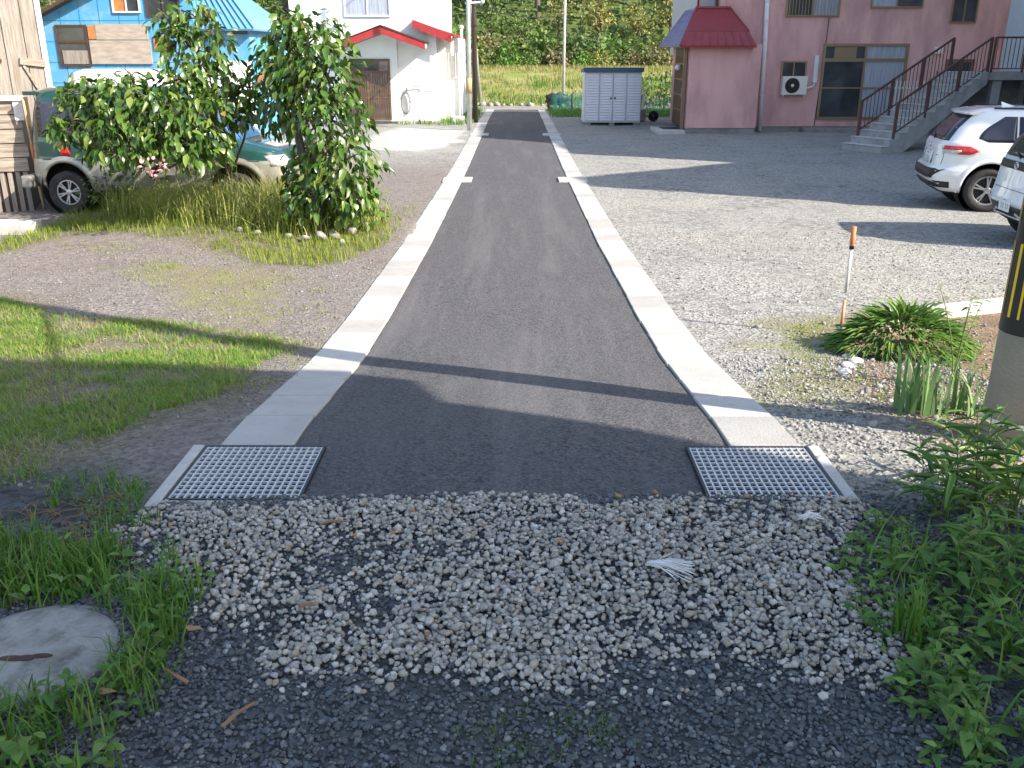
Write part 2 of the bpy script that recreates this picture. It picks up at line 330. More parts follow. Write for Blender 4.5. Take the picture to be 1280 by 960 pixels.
# ------------------------------------------------------------------ zones (ground colours), outlines on the ground
Z_LAWN = poly([(-160, 350), (0, 372), (60, 392), (150, 400), (240, 405), (330, 420), (385, 432), (330, 450), (300, 478), (255, 500), (205, 512), (150, 540), (90, 570), (0, 610), (-160, 640)])
Z_BEDGRASS = poly([(-60, 318), (0, 302), (70, 285), (95, 250), (150, 235), (300, 225), (400, 230), (470, 262), (492, 300), (440, 325), (400, 335), (330, 330), (290, 318), (230, 300), (120, 290), (60, 300), (0, 318)])
Z_BED = poly([(110, 262), (130, 238), (230, 228), (330, 226), (410, 232), (462, 262), (470, 285), (400, 300), (300, 288), (200, 280)])
Z_SOILR = poly([(1062, 392), (1110, 388), (1300, 372), (1500, 390), (1500, 620), (1290, 610), (1200, 560), (1130, 520), (1060, 480), (1040, 430)])
Z_MOSS = poly([(985, 410), (1035, 400), (1045, 470), (1010, 500), (950, 480)])
Z_MOSS2 = poly([(200, 330), (330, 345), (360, 380), (330, 400), (200, 370)])
Z_DIRTL = poly([(-400, 250), (90, 262), (470, 285), (600, 150), (600, 620), (190, 650), (-400, 1100)])
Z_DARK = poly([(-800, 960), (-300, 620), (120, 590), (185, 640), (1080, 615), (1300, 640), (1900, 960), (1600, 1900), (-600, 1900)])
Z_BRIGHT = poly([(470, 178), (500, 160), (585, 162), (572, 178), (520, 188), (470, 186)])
Z_FARROAD = np.array([(-60, 48.2), (60, 48.2), (60, 52.2), (-60, 52.2)])
Z_WHITE = poly([(172, 668), (200, 640), (380, 628), (640, 622), (900, 626), (1062, 632), (1050, 690), (1092, 760), (1115, 835), (1020, 845), (930, 815), (800, 815), (720, 862), (560, 845), (480, 850), (385, 835), (330, 790), (270, 790), (225, 745)])
WHOLE = [(430, 700, 95, 42), (560, 690, 60, 18), (250, 655, 0, 0), (470, 760, 50, 25), (960, 645, 70, 12), (700, 655, 30, 8), (860, 790, 110, 22), (330, 760, 40, 30)]
WH = []
for (a, b, c, d) in WHOLE:
    if c:
        g = onG(a, b); e = onG(a+c, b); f_ = onG(a, b-d); WH.append((g.x, g.y, abs(e.x-g.x), abs(f_.y-g.y)))
def white_density(X, Y):
    d = sst(-.08, .16, sdpoly(X, Y, Z_WHITE)+.16*fbm(X, Y, 2.6, 5))
    for (a, b, c, e) in WH: d = d*(1-.88*np.exp(-(((X-a)/c)**2+((Y-b)/e)**2)))
    return np.clip(d*(.95+.9*fbm(X, Y, 2.4, 8)), 0, 1)

# ------------------------------------------------------------------ ground sheet
GR = [(-1.545, -.935), (.875, 1.485)]; GY0, GY1 = 3.66, 4.26
def axis(segs):
    a = [segs[0][0]]
    for lo, hi, st in segs: a += list(np.linspace(lo, hi, max(1, int(round((hi-lo)/st)))+1)[1:])
    return np.array(a)
gx = axis([(-600, -120, 60), (-120, -30, 6), (-30, -12, 1), (-12, -6, .2), (-6, 6, .07), (6, 14, .2), (14, 30, 1), (30, 120, 6), (120, 600, 60)])
gy = axis([(-60, -6, 6), (-6, 1, .5), (1, 6, .06), (6, 12, .1), (12, 20, .2), (20, 60, .5), (60, 120, 2), (120, 240, 10), (240, 600, 60)])
gx = np.unique(np.concatenate([gx, [v+e for a, b in GR for v, e in ((a, -.03), (a, -.02), (b, .02), (b, .03))]])); gy = np.unique(np.concatenate([gy, [GY0-.03, GY0-.02, GY1+.02, GY1+.03]]))
GX, GY = np.meshgrid(gx, gy); GZ = gz(GX, GY)
under = (np.abs(GX) < 1.40) & (GY > 3.5) & (GY < 48.3); GZ = np.where(under, GZ-.03, GZ)
for (a, b) in GR: GZ = np.where((GX > a-.0205) & (GX < b+.0205) & (GY > GY0-.0205) & (GY < GY1+.0205), GZ-.45, GZ)
ny, nx = GX.shape; ii = np.arange(ny*nx).reshape(ny, nx)
quads = np.stack([ii[:-1, :-1], ii[:-1, 1:], ii[1:, 1:], ii[1:, :-1]], -1).reshape(-1, 4)
def ground_material():
    m = bpy.data.materials.new('ground_surface'); m.use_nodes = True; nt = m.node_tree; N = nt.nodes; L = nt.links; b = N['Principled BSDF']
    b.inputs['Roughness'].default_value = .92; b.inputs['Specular IOR Level'].default_value = .2
    tc = N.new('ShaderNodeTexCoord'); P = tc.outputs['Object']
    def noise(sc, det=6, r=(.35, .65), rough=.6):
        n = N.new('ShaderNodeTexNoise'); n.inputs['Scale'].default_value = sc; n.inputs['Detail'].default_value = det; n.inputs['Roughness'].default_value = rough
        L.new(P, n.inputs['Vector']); rr = N.new('ShaderNodeMapRange'); rr.inputs[1].default_value = r[0]; rr.inputs[2].default_value = r[1]; L.new(n.outputs[0], rr.inputs[0]); return rr.outputs[0]
    def mix(f, a, bb, t='MIX'):
        x = N.new('ShaderNodeMix'); x.data_type = 'RGBA'; x.blend_type = t
        for s, v in ((0, f), (6, a), (7, bb)):
            if hasattr(v, 'links'): L.new(v, x.inputs[s])
            elif s == 0: x.inputs[0].default_value = v
            else: x.inputs[s].default_value = (*v, 1)
        return x.outputs[2]
    def vor(sc):
        v = N.new('ShaderNodeTexVoronoi'); v.inputs['Scale'].default_value = sc; L.new(P, v.inputs['Vector'])
        s = N.new('ShaderNodeSeparateColor'); L.new(v.outputs['Color'], s.inputs[0]); return v, s.outputs[0]
    va, ra = vor(42); vb, rb = vor(16)
    def att(n):
        a = N.new('ShaderNodeAttribute'); a.attribute_name = n; s = N.new('ShaderNodeSeparateColor'); L.new(a.outputs['Color'], s.inputs[0]); return s.outputs
    A = att('zone_a'); B = att('zone_b')
    def speck(lo, hi, r): return mix(r, lo, hi)
    lot = mix(noise(.8, 6), speck((.13, .13, .125), (.42, .41, .385), ra), speck((.10, .105, .10), (.34, .335, .31), rb))
    lot = mix(noise(.35, 5, (.5, .68)), lot, speck((.17, .165, .145), (.40, .385, .345), ra))
    dirt = mix(noise(1.2, 7), speck((.11, .096, .090), (.27, .245, .23), ra), speck((.13, .112, .10), (.23, .20, .185), rb))
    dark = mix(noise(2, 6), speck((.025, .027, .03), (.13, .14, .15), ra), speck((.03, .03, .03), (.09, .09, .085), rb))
    green = mix(noise(6, 8), speck((.09, .095, .045), (.17, .155, .085), ra), speck((.12, .10, .075), (.24, .21, .16), ra))
    soil = mix(noise(3, 8), speck((.16, .105, .065), (.34, .24, .16), ra), (.14, .10, .07))
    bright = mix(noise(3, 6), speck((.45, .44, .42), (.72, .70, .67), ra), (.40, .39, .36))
    moss = mix(noise(5, 7), (.20, .21, .05), (.18, .15, .12))
    mead = mix(noise(1.6, 8), (.22, .22, .07), (.31, .27, .14)); mead = mix(noise(.5, 5, (.45, .6)), mead, (.15, .20, .05))
    wood = mix(noise(.7, 6), (.05, .08, .025), (.09, .12, .035))
    c = mix(A[0], lot, dirt); c = mix(B[1], c, bright); c = mix(A[2], c, soil); c = mix(B[0], c, moss); c = mix(A[1], c, green)
    c2 = N.new('ShaderNodeAttribute'); c2.attribute_name = 'zone_c'; s2 = N.new('ShaderNodeSeparateColor'); L.new(c2.outputs['Color'], s2.inputs[0]); Cc = s2.outputs
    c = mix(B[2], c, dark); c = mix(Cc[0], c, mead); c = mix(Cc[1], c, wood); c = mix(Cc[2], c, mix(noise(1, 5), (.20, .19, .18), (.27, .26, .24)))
    L.new(c, b.inputs['Base Color'])
    bp = N.new('ShaderNodeBump'); bp.inputs['Strength'].default_value = .55; bp.inputs['Distance'].default_value = .015; L.new(va.outputs['Distance'], bp.inputs['Height'])
    bp2 = N.new('ShaderNodeBump'); bp2.inputs['Strength'].default_value = .5; bp2.inputs['Distance'].default_value = .03; L.new(noise(9, 8, (0, 1)), bp2.inputs['Height']); L.new(bp.outputs[0], bp2.inputs['Normal'])
    L.new(bp2.outputs[0], b.inputs['Normal'])
    return m
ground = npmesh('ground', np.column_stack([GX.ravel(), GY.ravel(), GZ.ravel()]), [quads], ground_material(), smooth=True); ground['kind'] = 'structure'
x_, y_ = GX.ravel(), GY.ravel(); nz = fbm(x_, y_, 1.3, 21)
def zone(P, w=.15, n=.25): return sst(-w, w, sdpoly(x_, y_, P)+n*nz)
def attr(name, r, g, b_):
    a = ground.data.color_attributes.new(name, 'FLOAT_COLOR', 'POINT'); a.data.foreach_set('color', np.column_stack([r, g, b_, np.ones_like(r)]).astype(np.float32).ravel())
dirtz = np.maximum(sst(-1.3, -1.6, x_)*(1-sst(20, 26, y_)), 0)
attr('zone_a', dirtz, np.maximum(zone(Z_LAWN, .3, .5)*.9, zone(Z_BEDGRASS, .2, .3)), zone(Z_SOILR, .25, .3))
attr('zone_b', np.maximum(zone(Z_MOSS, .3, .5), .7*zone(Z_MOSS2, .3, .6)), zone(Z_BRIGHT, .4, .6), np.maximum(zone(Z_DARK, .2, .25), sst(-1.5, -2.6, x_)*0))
attr('zone_c', sst(52.6, 53.2, y_+.3*nz)*(1-sst(70, 73, y_)), sst(70, 73, y_), sst(48.0, 48.4, y_)*(1-sst(52.3, 52.9, y_+.3*nz))*(x_ < 60))

# ------------------------------------------------------------------ asphalt lane
def asphalt_material():
    m = bpy.data.materials.new('new_asphalt'); m.use_nodes = True; nt = m.node_tree; N = nt.nodes; L = nt.links; b = N['Principled BSDF']
    b.inputs['Roughness'].default_value = .82; b.inputs['Specular IOR Level'].default_value = .3
    P = N.new('ShaderNodeTexCoord').outputs['Object']
    def noise(sc, det, r, st=None, rough=.6, w=0):
        v = P
        if st: mp = N.new('ShaderNodeMapping'); mp.inputs['Scale'].default_value = st; mp.inputs['Rotation'].default_value = (0, 0, w); L.new(P, mp.inputs[0]); v = mp.outputs[0]
        n = N.new('ShaderNodeTexNoise'); n.inputs['Scale'].default_value = sc; n.inputs['Detail'].default_value = det; n.inputs['Roughness'].default_value = rough; L.new(v, n.inputs['Vector'])
        rr = N.new('ShaderNodeMapRange'); rr.inputs[1].default_value = r[0]; rr.inputs[2].default_value = r[1]; L.new(n.outputs[0], rr.inputs[0]); return rr.outputs[0]
    def mix(f, a, bb, k=1.0):
        x = N.new('ShaderNodeMix'); x.data_type = 'RGBA'
        if k != 1: mm = N.new('ShaderNodeMath'); mm.operation = 'MULTIPLY'; mm.inputs[1].default_value = k; L.new(f, mm.inputs[0]); f = mm.outputs[0]
        L.new(f, x.inputs[0])
        for s, v in ((6, a), (7, bb)):
            if hasattr(v, 'links'): L.new(v, x.inputs[s])
            else: x.inputs[s].default_value = (*v, 1)
        return x.outputs[2]
    v = N.new('ShaderNodeTexVoronoi'); v.inputs['Scale'].default_value = 75; L.new(P, v.inputs['Vector']); sp = N.new('ShaderNodeSeparateColor'); L.new(v.outputs['Color'], sp.inputs[0])
    c = mix(sp.outputs[0], (.036, .036, .039), (.124, .121, .127))
    c = mix(noise(.9, 6, (.35, .7)), c, (.090, .088, .092), .6)
    c = mix(noise(1.0, 7, (.5, .75), (2.6, .22, 1)), c, (.165, .160, .160), .5)          # dusty wheel tracks
    c = mix(noise(2.2, 8, (.60, .74), (3, .7, 1), .7, .5), c, (.20, .195, .19), .10)      # scuffs
    c = mix(noise(14, 6, (.66, .8)), c, (.30, .285, .27), .6)
    c = mix(noise(3, 8, (.56, .74), (5, .5, 1), .2), c, (.2, .195, .19), .10)
    L.new(c, b.inputs['Base Color'])
    bp = N.new('ShaderNodeBump'); bp.inputs['Strength'].default_value = .5; bp.inputs['Distance'].default_value = .006; L.new(v.outputs['Distance'], bp.inputs['Height'])
    bp2 = N.new('ShaderNodeBump'); bp2.inputs['Strength'].default_value = .35; bp2.inputs['Distance'].default_value = .02; L.new(noise(3, 5, (0, 1)), bp2.inputs['Height']); L.new(bp.outputs[0], bp2.inputs['Normal'])
    L.new(bp2.outputs[0], b.inputs['Normal']); return m
mt['asphalt'] = asphalt_material()
ry = np.concatenate([np.arange(3.4, 4.26, .1), [4.26], np.arange(4.3, 12, .12), np.arange(12, 48.3, .5), [48.4]])
V = []; 
for Y in ry:
    xl, xr = (-.9345, .8745) if Y < 4.26 else (-1.1, 1.1)
    for t in np.linspace(0, 1, 9):
        x = xl+(xr-xl)*t; V.append((x, Y, float(prof(Y))+.012-.012*(2*t-1)**2+.004*float(fbm(x, Y, 1.1, 4))))
V = np.array(V); n9 = len(ry)
q = np.array([(i*9+j, i*9+j+1, (i+1)*9+j+1, (i+1)*9+j) for i in range(n9-1) for j in range(8)])
road = npmesh('road', V, [q], mt['asphalt'], smooth=True); road['kind'] = 'structure'
# kerb strips: flush concrete channel covers, blocks of half a metre
def kerb(side):
    m = MB(); Y = GY1+.012; k = 0
    while Y < 48.2:
        y1 = Y+.482; x0, x1 = (1.106, 1.455); 
        if side < 0: x0, x1 = -1.475, -1.106
        w = .004*random.uniform(-1, 1); z0 = float(prof(Y))+.018+.003*random.uniform(-1, 1); z1 = float(prof(y1))+.018+.003*random.uniform(-1, 1)
        m.cur = random.choice([0, 0, 1, 2])
        vs = [(x0+w, Y, z0-.2), (x1+w, Y, z0-.2), (x1+w, y1, z1-.2), (x0+w, y1, z1-.2), (x0+w, Y, z0), (x1+w, Y, z0), (x1+w, y1, z1), (x0+w, y1, z1)]
        m.add(vs, [(0, 3, 2, 1), (4, 5, 6, 7), (0, 1, 5, 4), (1, 2, 6, 5), (2, 3, 7, 6), (3, 0, 4, 7)]); Y += .5
    for (a, b_) in ((19.15, 19.85), (31.2, 32.0)):
        m.cur = 0
        if side < 0: m.box((-1.50, a, float(prof(a))), (-.90, b_, float(prof(a))+.03))
        else: m.box((.90, a, float(prof(a))), (1.50, b_, float(prof(a))+.03))
    o = m.build('kerb', [KM[0], KM[1], KM[2]], bevel=.006); o['kind'] = 'structure'; return o
KM = [M('kerb_concrete_a', (.44, .43, .41), (.38, .37, .35), 3, 8, .85, .25, 70, dirt=(.30, .285, .26), dscale=14, dr=(.58, .8)),
      M('kerb_concrete_b', (.37, .36, .345), (.32, .31, .295), 3, 8, .85, .25, 70, dirt=(.27, .255, .235), dscale=18, dr=(.56, .8)),
      M('kerb_concrete_c', (.50, .49, .47), (.44, .43, .41), 3, 8, .85, .25, 70, dirt=(.32, .30, .28), dscale=10, dr=(.58, .8))]
kerb(-1); kerb(1)
# gratings over the catch pits
for (a, b_), lab in zip(GR, ('steel grid grating partly covered by white gravel at the left end of the lane', 'steel grid grating at the right end of the lane in front of the kerb blocks')):
    z = .730; r = empty('drain_grating', (a, GY0, z), lab, 'grating', 'drain gratings at the end of the lane')
    W = b_-a; D = GY1-GY0; m = MB(); nxb, nyb = 18, 14
    for i in range(nxb): x = .018+(W-.036)*i/(nxb-1); m.box((x-.0040, .012, -.014), (x+.0040, D-.012, 0))
    for j in range(nyb): y = .018+(D-.036)*j/(nyb-1); m.box((.012, y-.0040, -.013), (W-.012, y+.0040, -.0015))
    m.build('grid', mt['galv'], r)
    m = MB()
    for bx in (((.0, 0, -.05), (.014, D, .004)), ((W-.014, 0, -.05), (W, D, .004)), ((.014, 0, -.05), (W-.014, .014, .003)), ((.014, D-.014, -.05), (W-.014, D, .003))): m.box(*bx)
    m.build('rim', mt['alloy_dark'], r, bevel=.002)
    m = MB(); s_ = -1 if a < 0 else 1
    if s_ < 0: m.box((-.06, -.07, -.3), (-.003, D+.0, .006)); m.box((-.003, -.07, -.3), (W, -.004, .002))
    else: m.box((W+.003, -.03, -.3), (W+.06, D+.0, .006)); m.box((0, -.07, -.3), (W+.003, -.004, .002))
    m.build('concrete_surround', mt['concrete'], r, bevel=.005)
    m = MB(); a0, a1, b0, b1, zz0 = .004, W-.004, .004, D-.004, -.36; m.add([(a0, b0, zz0), (a1, b0, zz0), (a1, b1, zz0), (a0, b1, zz0), (a0, b0, -.052), (a1, b0, -.052), (a1, b1, -.052), (a0, b1, -.052)], [(0, 1, 2, 3), (0, 4, 5, 1), (1, 5, 6, 2), (2, 6, 7, 3), (3, 7, 4, 0)]); m.build('pit', mt['black'], r)  # pit lined in black: the shade below the bars is painted in

# ------------------------------------------------------------------ gravel
WH_ISL = [(.34, .325, .29), (.52, .495, .45), (.40, .38, .34), (.60, .575, .53), (.29, .275, .25), (.48, .45, .40), (.66, .63, .59), (.42, .35, .27), (.38, .38, .37)]
DK_ISL = [(.06, .068, .074), (.12, .135, .15), (.08, .09, .10), (.17, .19, .21), (.07, .072, .07), (.13, .135, .13), (.10, .115, .13), (.22, .235, .245), (.08, .085, .085), (.32, .31, .29)]
LT_ISL = [(.22, .22, .21), (.34, .34, .32), (.15, .15, .145), (.28, .265, .24), (.42, .41, .385), (.12, .12, .12)]
mt['gravel_white'] = M('white_gravel_stone', (1, 1, 1), (.72, .70, .67), 60, 5, .85, .4, 120, island=WH_ISL)
mt['gravel_dark'] = M('blue_grey_gravel_stone', (1, 1, 1), (.75, .75, .75), 80, 5, .75, .4, 150, island=DK_ISL)
mt['gravel_light'] = M('light_grey_gravel_stone', (1, 1, 1), (.8, .8, .8), 80, 4, .85, .3, 150, island=LT_ISL)
q = RNG.uniform((-2.6, 1.9), (2.4, 4.0), (52000, 2)); den = white_density(q[:, 0], q[:, 1])
q = q[RNG.uniform(size=len(q)) < den]; q = q[~((q[:, 1] > 3.665) & (np.abs(q[:, 0]) < 1.4) & (RNG.uniform(size=len(q)) < .97))]
lf = (q[:, 0] < -1.1) & (q[:, 1] > 3.58) & (q[:, 0] > -1.55); q = q[~lf | (RNG.uniform(size=len(q)) < .35)]
extra = scatter(poly([(330, 640), (900, 632), (1080, 650), (1160, 840), (700, 900), (380, 860), (200, 800), (150, 690)]), 700); q = np.concatenate([q, extra])
sz = np.minimum(RNG.lognormal(math.log(.0122), .24, len(q)), .021); lay = RNG.uniform(0, 1, len(q))**1.5*white_density(q[:, 0], q[:, 1])
V, Fc = rocks(np.column_stack([q, gz(q[:, 0], q[:, 1])+sz*.45+lay*.028]), sz, 1, .72)
tag(npmesh('white_gravel', V, Fc, mt['gravel_white']), 'loose white gravel heaped across the end of the asphalt lane', 'gravel', kind='stuff')
q = RNG.uniform((-3.2, 1.35), (2.6, 3.9), (115000, 2)); k = inpoly(q[:, 0], q[:, 1], Z_DARK) & (RNG.uniform(size=len(q)) > white_density(q[:, 0], q[:, 1])*.75) & (np.abs(q[:, 0]) < q[:, 1]*.60+.35)
k &= ~((q[:, 1] > 3.62) & (np.abs(q[:, 0]) < 1.56)); k &= (q[:, 0] > -2.0+.3*fbm(q[:, 0], q[:, 1], 2, 2)) & ((q[:, 0] < 1.5) | (RNG.uniform(size=len(q)) < .3)); k &= (RNG.uniform(size=len(q)) < .80+.25*fbm(q[:, 0], q[:, 1], 3, 31))
q = q[k]; sz = np.minimum(RNG.lognormal(math.log(.0078), .34, len(q)), .0155)
V, Fc = rocks(np.column_stack([q, gz(q[:, 0], q[:, 1])+sz*.35]), sz, 1, .6)
tag(npmesh('dark_gravel', V, Fc, mt['gravel_dark'], smooth=True), 'blue-grey crushed gravel in the shaded foreground', 'gravel', kind='stuff')
# sparse stones on the lot and verge
q = np.concatenate([RNG.uniform((1.5, 4.2), (7.5, 13), (9000, 2)), RNG.uniform((1.5, 3.7), (3.2, 6.5), (5000, 2))]); k = (q[:, 0] < q[:, 1]*.62+.3); q = q[k]
sz = RNG.lognormal(math.log(.009), .4, len(q)); V, Fc = rocks(np.column_stack([q, gz(q[:, 0], q[:, 1])+sz*.2]), sz, 1, .6, 5)
tag(npmesh('lot_gravel', V, Fc, mt['gravel_light'], smooth=True), 'light grey gravel scattered over the parking lot at the right', 'gravel', kind='stuff')
mt['gravel_brown'] = M('brown_grey_gravel_stone', (1, 1, 1), (.8, .8, .8), 80, 4, .85, .3, 150, island=[(.17, .155, .145), (.25, .23, .215), (.12, .11, .10), (.20, .185, .175), (.30, .28, .265)])
q = RNG.uniform((-6.5, 3.8), (-1.5, 12), (15000, 2)); k = (q[:, 0] > -q[:, 1]*.62-.3) & ~inpoly(q[:, 0], q[:, 1], Z_BEDGRASS) & (~inpoly(q[:, 0], q[:, 1], Z_LAWN) | (RNG.uniform(size=len(q)) < .25)); q = q[k]
sz = RNG.lognormal(math.log(.0075), .4, len(q)); V, Fc = rocks(np.column_stack([q, gz(q[:, 0], q[:, 1])+sz*.2]), sz, 1, .6, 5)
tag(npmesh('verge_gravel', V, Fc, mt['gravel_brown'], smooth=True), 'fine brown-grey gravel on the verge left of the lane', 'gravel', kind='stuff')

# ------------------------------------------------------------------ grass
def density_pts(P, n, thr=-.2, seed=3, s=1.2):
    q = scatter(P, n); return q[(fbm(q[:, 0], q[:, 1], s, seed) > thr+RNG.normal(0, .22, len(q))) & (vn(q[:, 0], q[:, 1], s*5, seed+9) > RNG.uniform(-1.3, .5, len(q)))]
turf('lawn_grass', density_pts(Z_LAWN, 21000, -.08, 3, 1.9), .055, .005, .06, mt['grass_lawn'], 4, .03, 'short green grass on the bank at the left, half in shadow', 'grass')
turf('straw_grass', density_pts(Z_LAWN, 9000, -.15, 13, 2.5), .045, .005, .07, mt['grass_dry'], 3, .04, 'dry yellowish grass among the green on the left bank', 'grass')
q = density_pts(poly([(60, 300), (250, 312), (420, 350), (400, 460), (300, 500), (150, 560), (60, 600), (300, 420)]), 1500, .12, 33, 2.2)
turf('sparse_grass', q, .05, .005, .05, mt['grass_sun'], 5, .04, 'thin tufts of grass coming up through the gravel verge', 'grass')
turf('edge_grass', density_pts(Z_BEDGRASS, 9000, -.45, 5, 1), .13, .008, .10, mt['grass_sun'], 4, .05, 'bright yellow-green grass fringing the planted bed', 'grass')
pb = scatter(Z_BED, 1500); turf('tall_grass', pb, .50, .014, .62, mt['grass_tall'], 8, .10, 'tall arching yellow-green grass filling the planted bed', 'grass')
turf('seeding_grass', scatter(Z_BED, 500), .78, .008, .35, mt['grass_dry'], 4, .08, 'straw-coloured seeding stems standing in the planted bed', 'grass')
MH = onG(40, 822)
def offlid(p): return p[np.hypot(p[:, 0]-MH.x, p[:, 1]-MH.y) > .27+.09*RNG.uniform(size=len(p))]
WL1 = poly([(-120, 690), (0, 675), (60, 680), (150, 695), (215, 700), (262, 735), (240, 765), (180, 770), (130, 775), (60, 765), (0, 768), (-120, 760)])
WL2 = poly([(110, 820), (150, 790), (190, 770), (225, 765), (215, 810), (190, 880), (150, 940), (120, 1000), (-200, 1010), (-200, 880), (0, 880), (60, 865)])
turf('foreground_grass', np.concatenate([offlid(density_pts(WL1, 620, -.15, 6, 3)), offlid(density_pts(WL2, 700, -.15, 7, 3))]), .15, .008, .11, mt['grass_green'], 5, .03, 'long green grass around the manhole lid in the left foreground', 'grass')
q = poly([(0, 600), (130, 590), (200, 600), (190, 660), (120, 690), (0, 680)]); turf('verge_weeds', density_pts(q, 160, .1, 9, 4), .09, .007, .09, mt['grass_green'], 8, .03, 'small weeds on the dark soil left of the grating', 'weeds')
q = poly([(560, 925), (640, 880), (760, 890), (800, 930), (700, 960), (600, 975)]); turf('gravel_grass', scatter(q, 70), .03, .003, .03, mt['grass_green'], 5, .012, 'tiny grass sprouting through the dark gravel at the bottom edge', 'grass')
# broad leaved weeds
def weeds(P, n, hmin, hmax, leaf, seed, name, label, mat='weed', thr=-.5, lean=.25, stemr=.0028, rat=.24):
    pts = offlid(density_pts(P, n, thr, seed, 2.5)); LP = []; LD = []; LL = []; st = MB()
    for (x, y) in pts:
        h = random.uniform(hmin, hmax); z = gzf(x, y); a = random.uniform(0, 2*pi); dx, dy = lean*h*cos(a), lean*h*sin(a); ph = random.uniform(0, 6)
        pp = [Vector((x+dx*t*t, y+dy*t*t, z+h*t)) for t in (0, .35, .7, 1)]; st.tube(pp, [stemr, stemr*.9, stemr*.7, stemr*.3], 4, False)
        k = int(4+h*26)
        for i in range(k):
            t = .12+.88*(i+random.random()*.5)/k; p = Vector((x+dx*t*t, y+dy*t*t, z+h*t)); b_ = ph+i*2.4; up = random.uniform(-.1, .75)
            LP.append(p); LD.append((cos(b_), sin(b_), up)); LL.append(leaf*random.uniform(.55, 1.15)*(1.1-.45*t))
    LP = np.array(LP); LD = np.array(LD); LL = np.array(LL)
    V, Fc = leaves(LP, LD, LL, LL*rat*RNG.uniform(.8, 1.3, len(LL)), np.tile([0, 0, 1.], (len(LL), 1))+RNG.normal(0, .25, (len(LL), 3)))
    sV = np.array(st.v, float); sF = np.array(st.f)
    V, Fc = merge([(V, Fc), (sV, [sF])])
    return tag(npmesh(name, V, Fc, mt[mat]), label, 'weeds', kind='stuff')
WR = poly([(1110, 690), (1160, 640), (1220, 610), (1290, 600), (1500, 620), (1600, 960), (1500, 1100), (1230, 1010), (1190, 930), (1150, 850), (1150, 780), (1130, 730), (1085, 720)])
weeds(WR, 260, .06, .22, .10, 41, 'weed_bank', 'thick leafy weeds filling the right foreground', rat=.34, thr=-.3)
weeds(poly([(1150, 640), (1200, 600), (1290, 600), (1400, 800), (1260, 760), (1190, 720)]), 26, .25, .42, .17, 43, 'lance_weeds', 'taller weeds with long lance-shaped leaves at the back of the weed bank', rat=.17, lean=.35)
WR2 = poly([(1040, 700), (1110, 640), (1200, 760), (1250, 1000), (1160, 960), (1090, 860), (1060, 740)])
weeds(WR2, 150, .03, .12, .06, 42, 'low_weeds', 'low small-leaved weeds creeping over the gravel at the right', rat=.4)
turf('right_grass', density_pts(WR, 220, -.1, 44, 3), .20, .009, .18, mt['grass_green'], 6, .03, 'green grass growing through the weeds in the right foreground', 'grass')
weeds(np.concatenate([WL1]), 60, .04, .14, .07, 51, 'broadleaf_weeds', 'broad-leaved weeds among the grass in the left foreground', rat=.45)
weeds(WL2, 75, .04, .15, .075, 52, 'serrated_weeds', 'light green leafy weeds beside the manhole lid', rat=.5)
# single plants one can tell apart
def tuft(px, py, h, n, spread, w, mat, name, label, cat='plant', bend=.5, group=None):
    g = onG(px, py); P = np.tile([0, 0, 0.], (n, 1)); P[:, :2] += RNG.normal(0, spread, (n, 2))
    V, Fc = blades(P, h*RNG.uniform(.55, 1.1, n), w*RNG.uniform(.7, 1.2, n), h*bend*RNG.uniform(.1, 1.2, n))
    o = npmesh(name, V, Fc, mt[mat]); o.location = g; return tag(o, label, cat, group)
tuft(1135, 800, .22, 45, .025, .009, 'grass_green', 'grass_tuft', 'upright tuft of thin grass at the edge of the white gravel, right of it', 'grass tuft')
tuft(1146, 515, .40, 34, .06, .030, 'iris', 'iris_plant', 'pale-tipped iris clump standing in soil in front of the broad-leaved clump', bend=.35)
tuft(1205, 518, .34, 30, .06, .022, 'iris', 'iris_plant', 'variegated iris clump between the pale-tipped iris and the hazard-banded pole', bend=.45)
tuft(1248, 512, .46, 26, .05, .026, 'iris', 'iris_plant', 'tallest iris clump, right against the hazard-banded pole', bend=.25)
tuft(640, 640+0, .05, 8, .01, .004, 'grass_green', 'grass_sprout', 'single small sprout in the white gravel near the asphalt edge', 'grass tuft') if False else None
g = onG(1125, 440); n = 760; rr = np.sqrt(RNG.uniform(0, 1, n)); a = RNG.uniform(0, 2*pi, n)
P = np.column_stack([.46*rr*np.cos(a), .30*rr*np.sin(a), .25*(1-rr**2)+RNG.uniform(0, .05, n)]); D = np.column_stack([np.cos(a)*(.3+rr), np.sin(a)*(.3+rr), .75-.8*rr+RNG.normal(0, .2, n)])
V, Fc = leaves(P, D, RNG.uniform(.11, .20, n), RNG.uniform(.024, .036, n), np.tile([0, 0, 1.], (n, 1)))
o = npmesh('leafy_clump', V, Fc, mt['weed']); o.location = g+Vector((0, 0, 0)); tag(o, 'wide low clump of narrow dark green leaves beside the marker stake', 'plant')
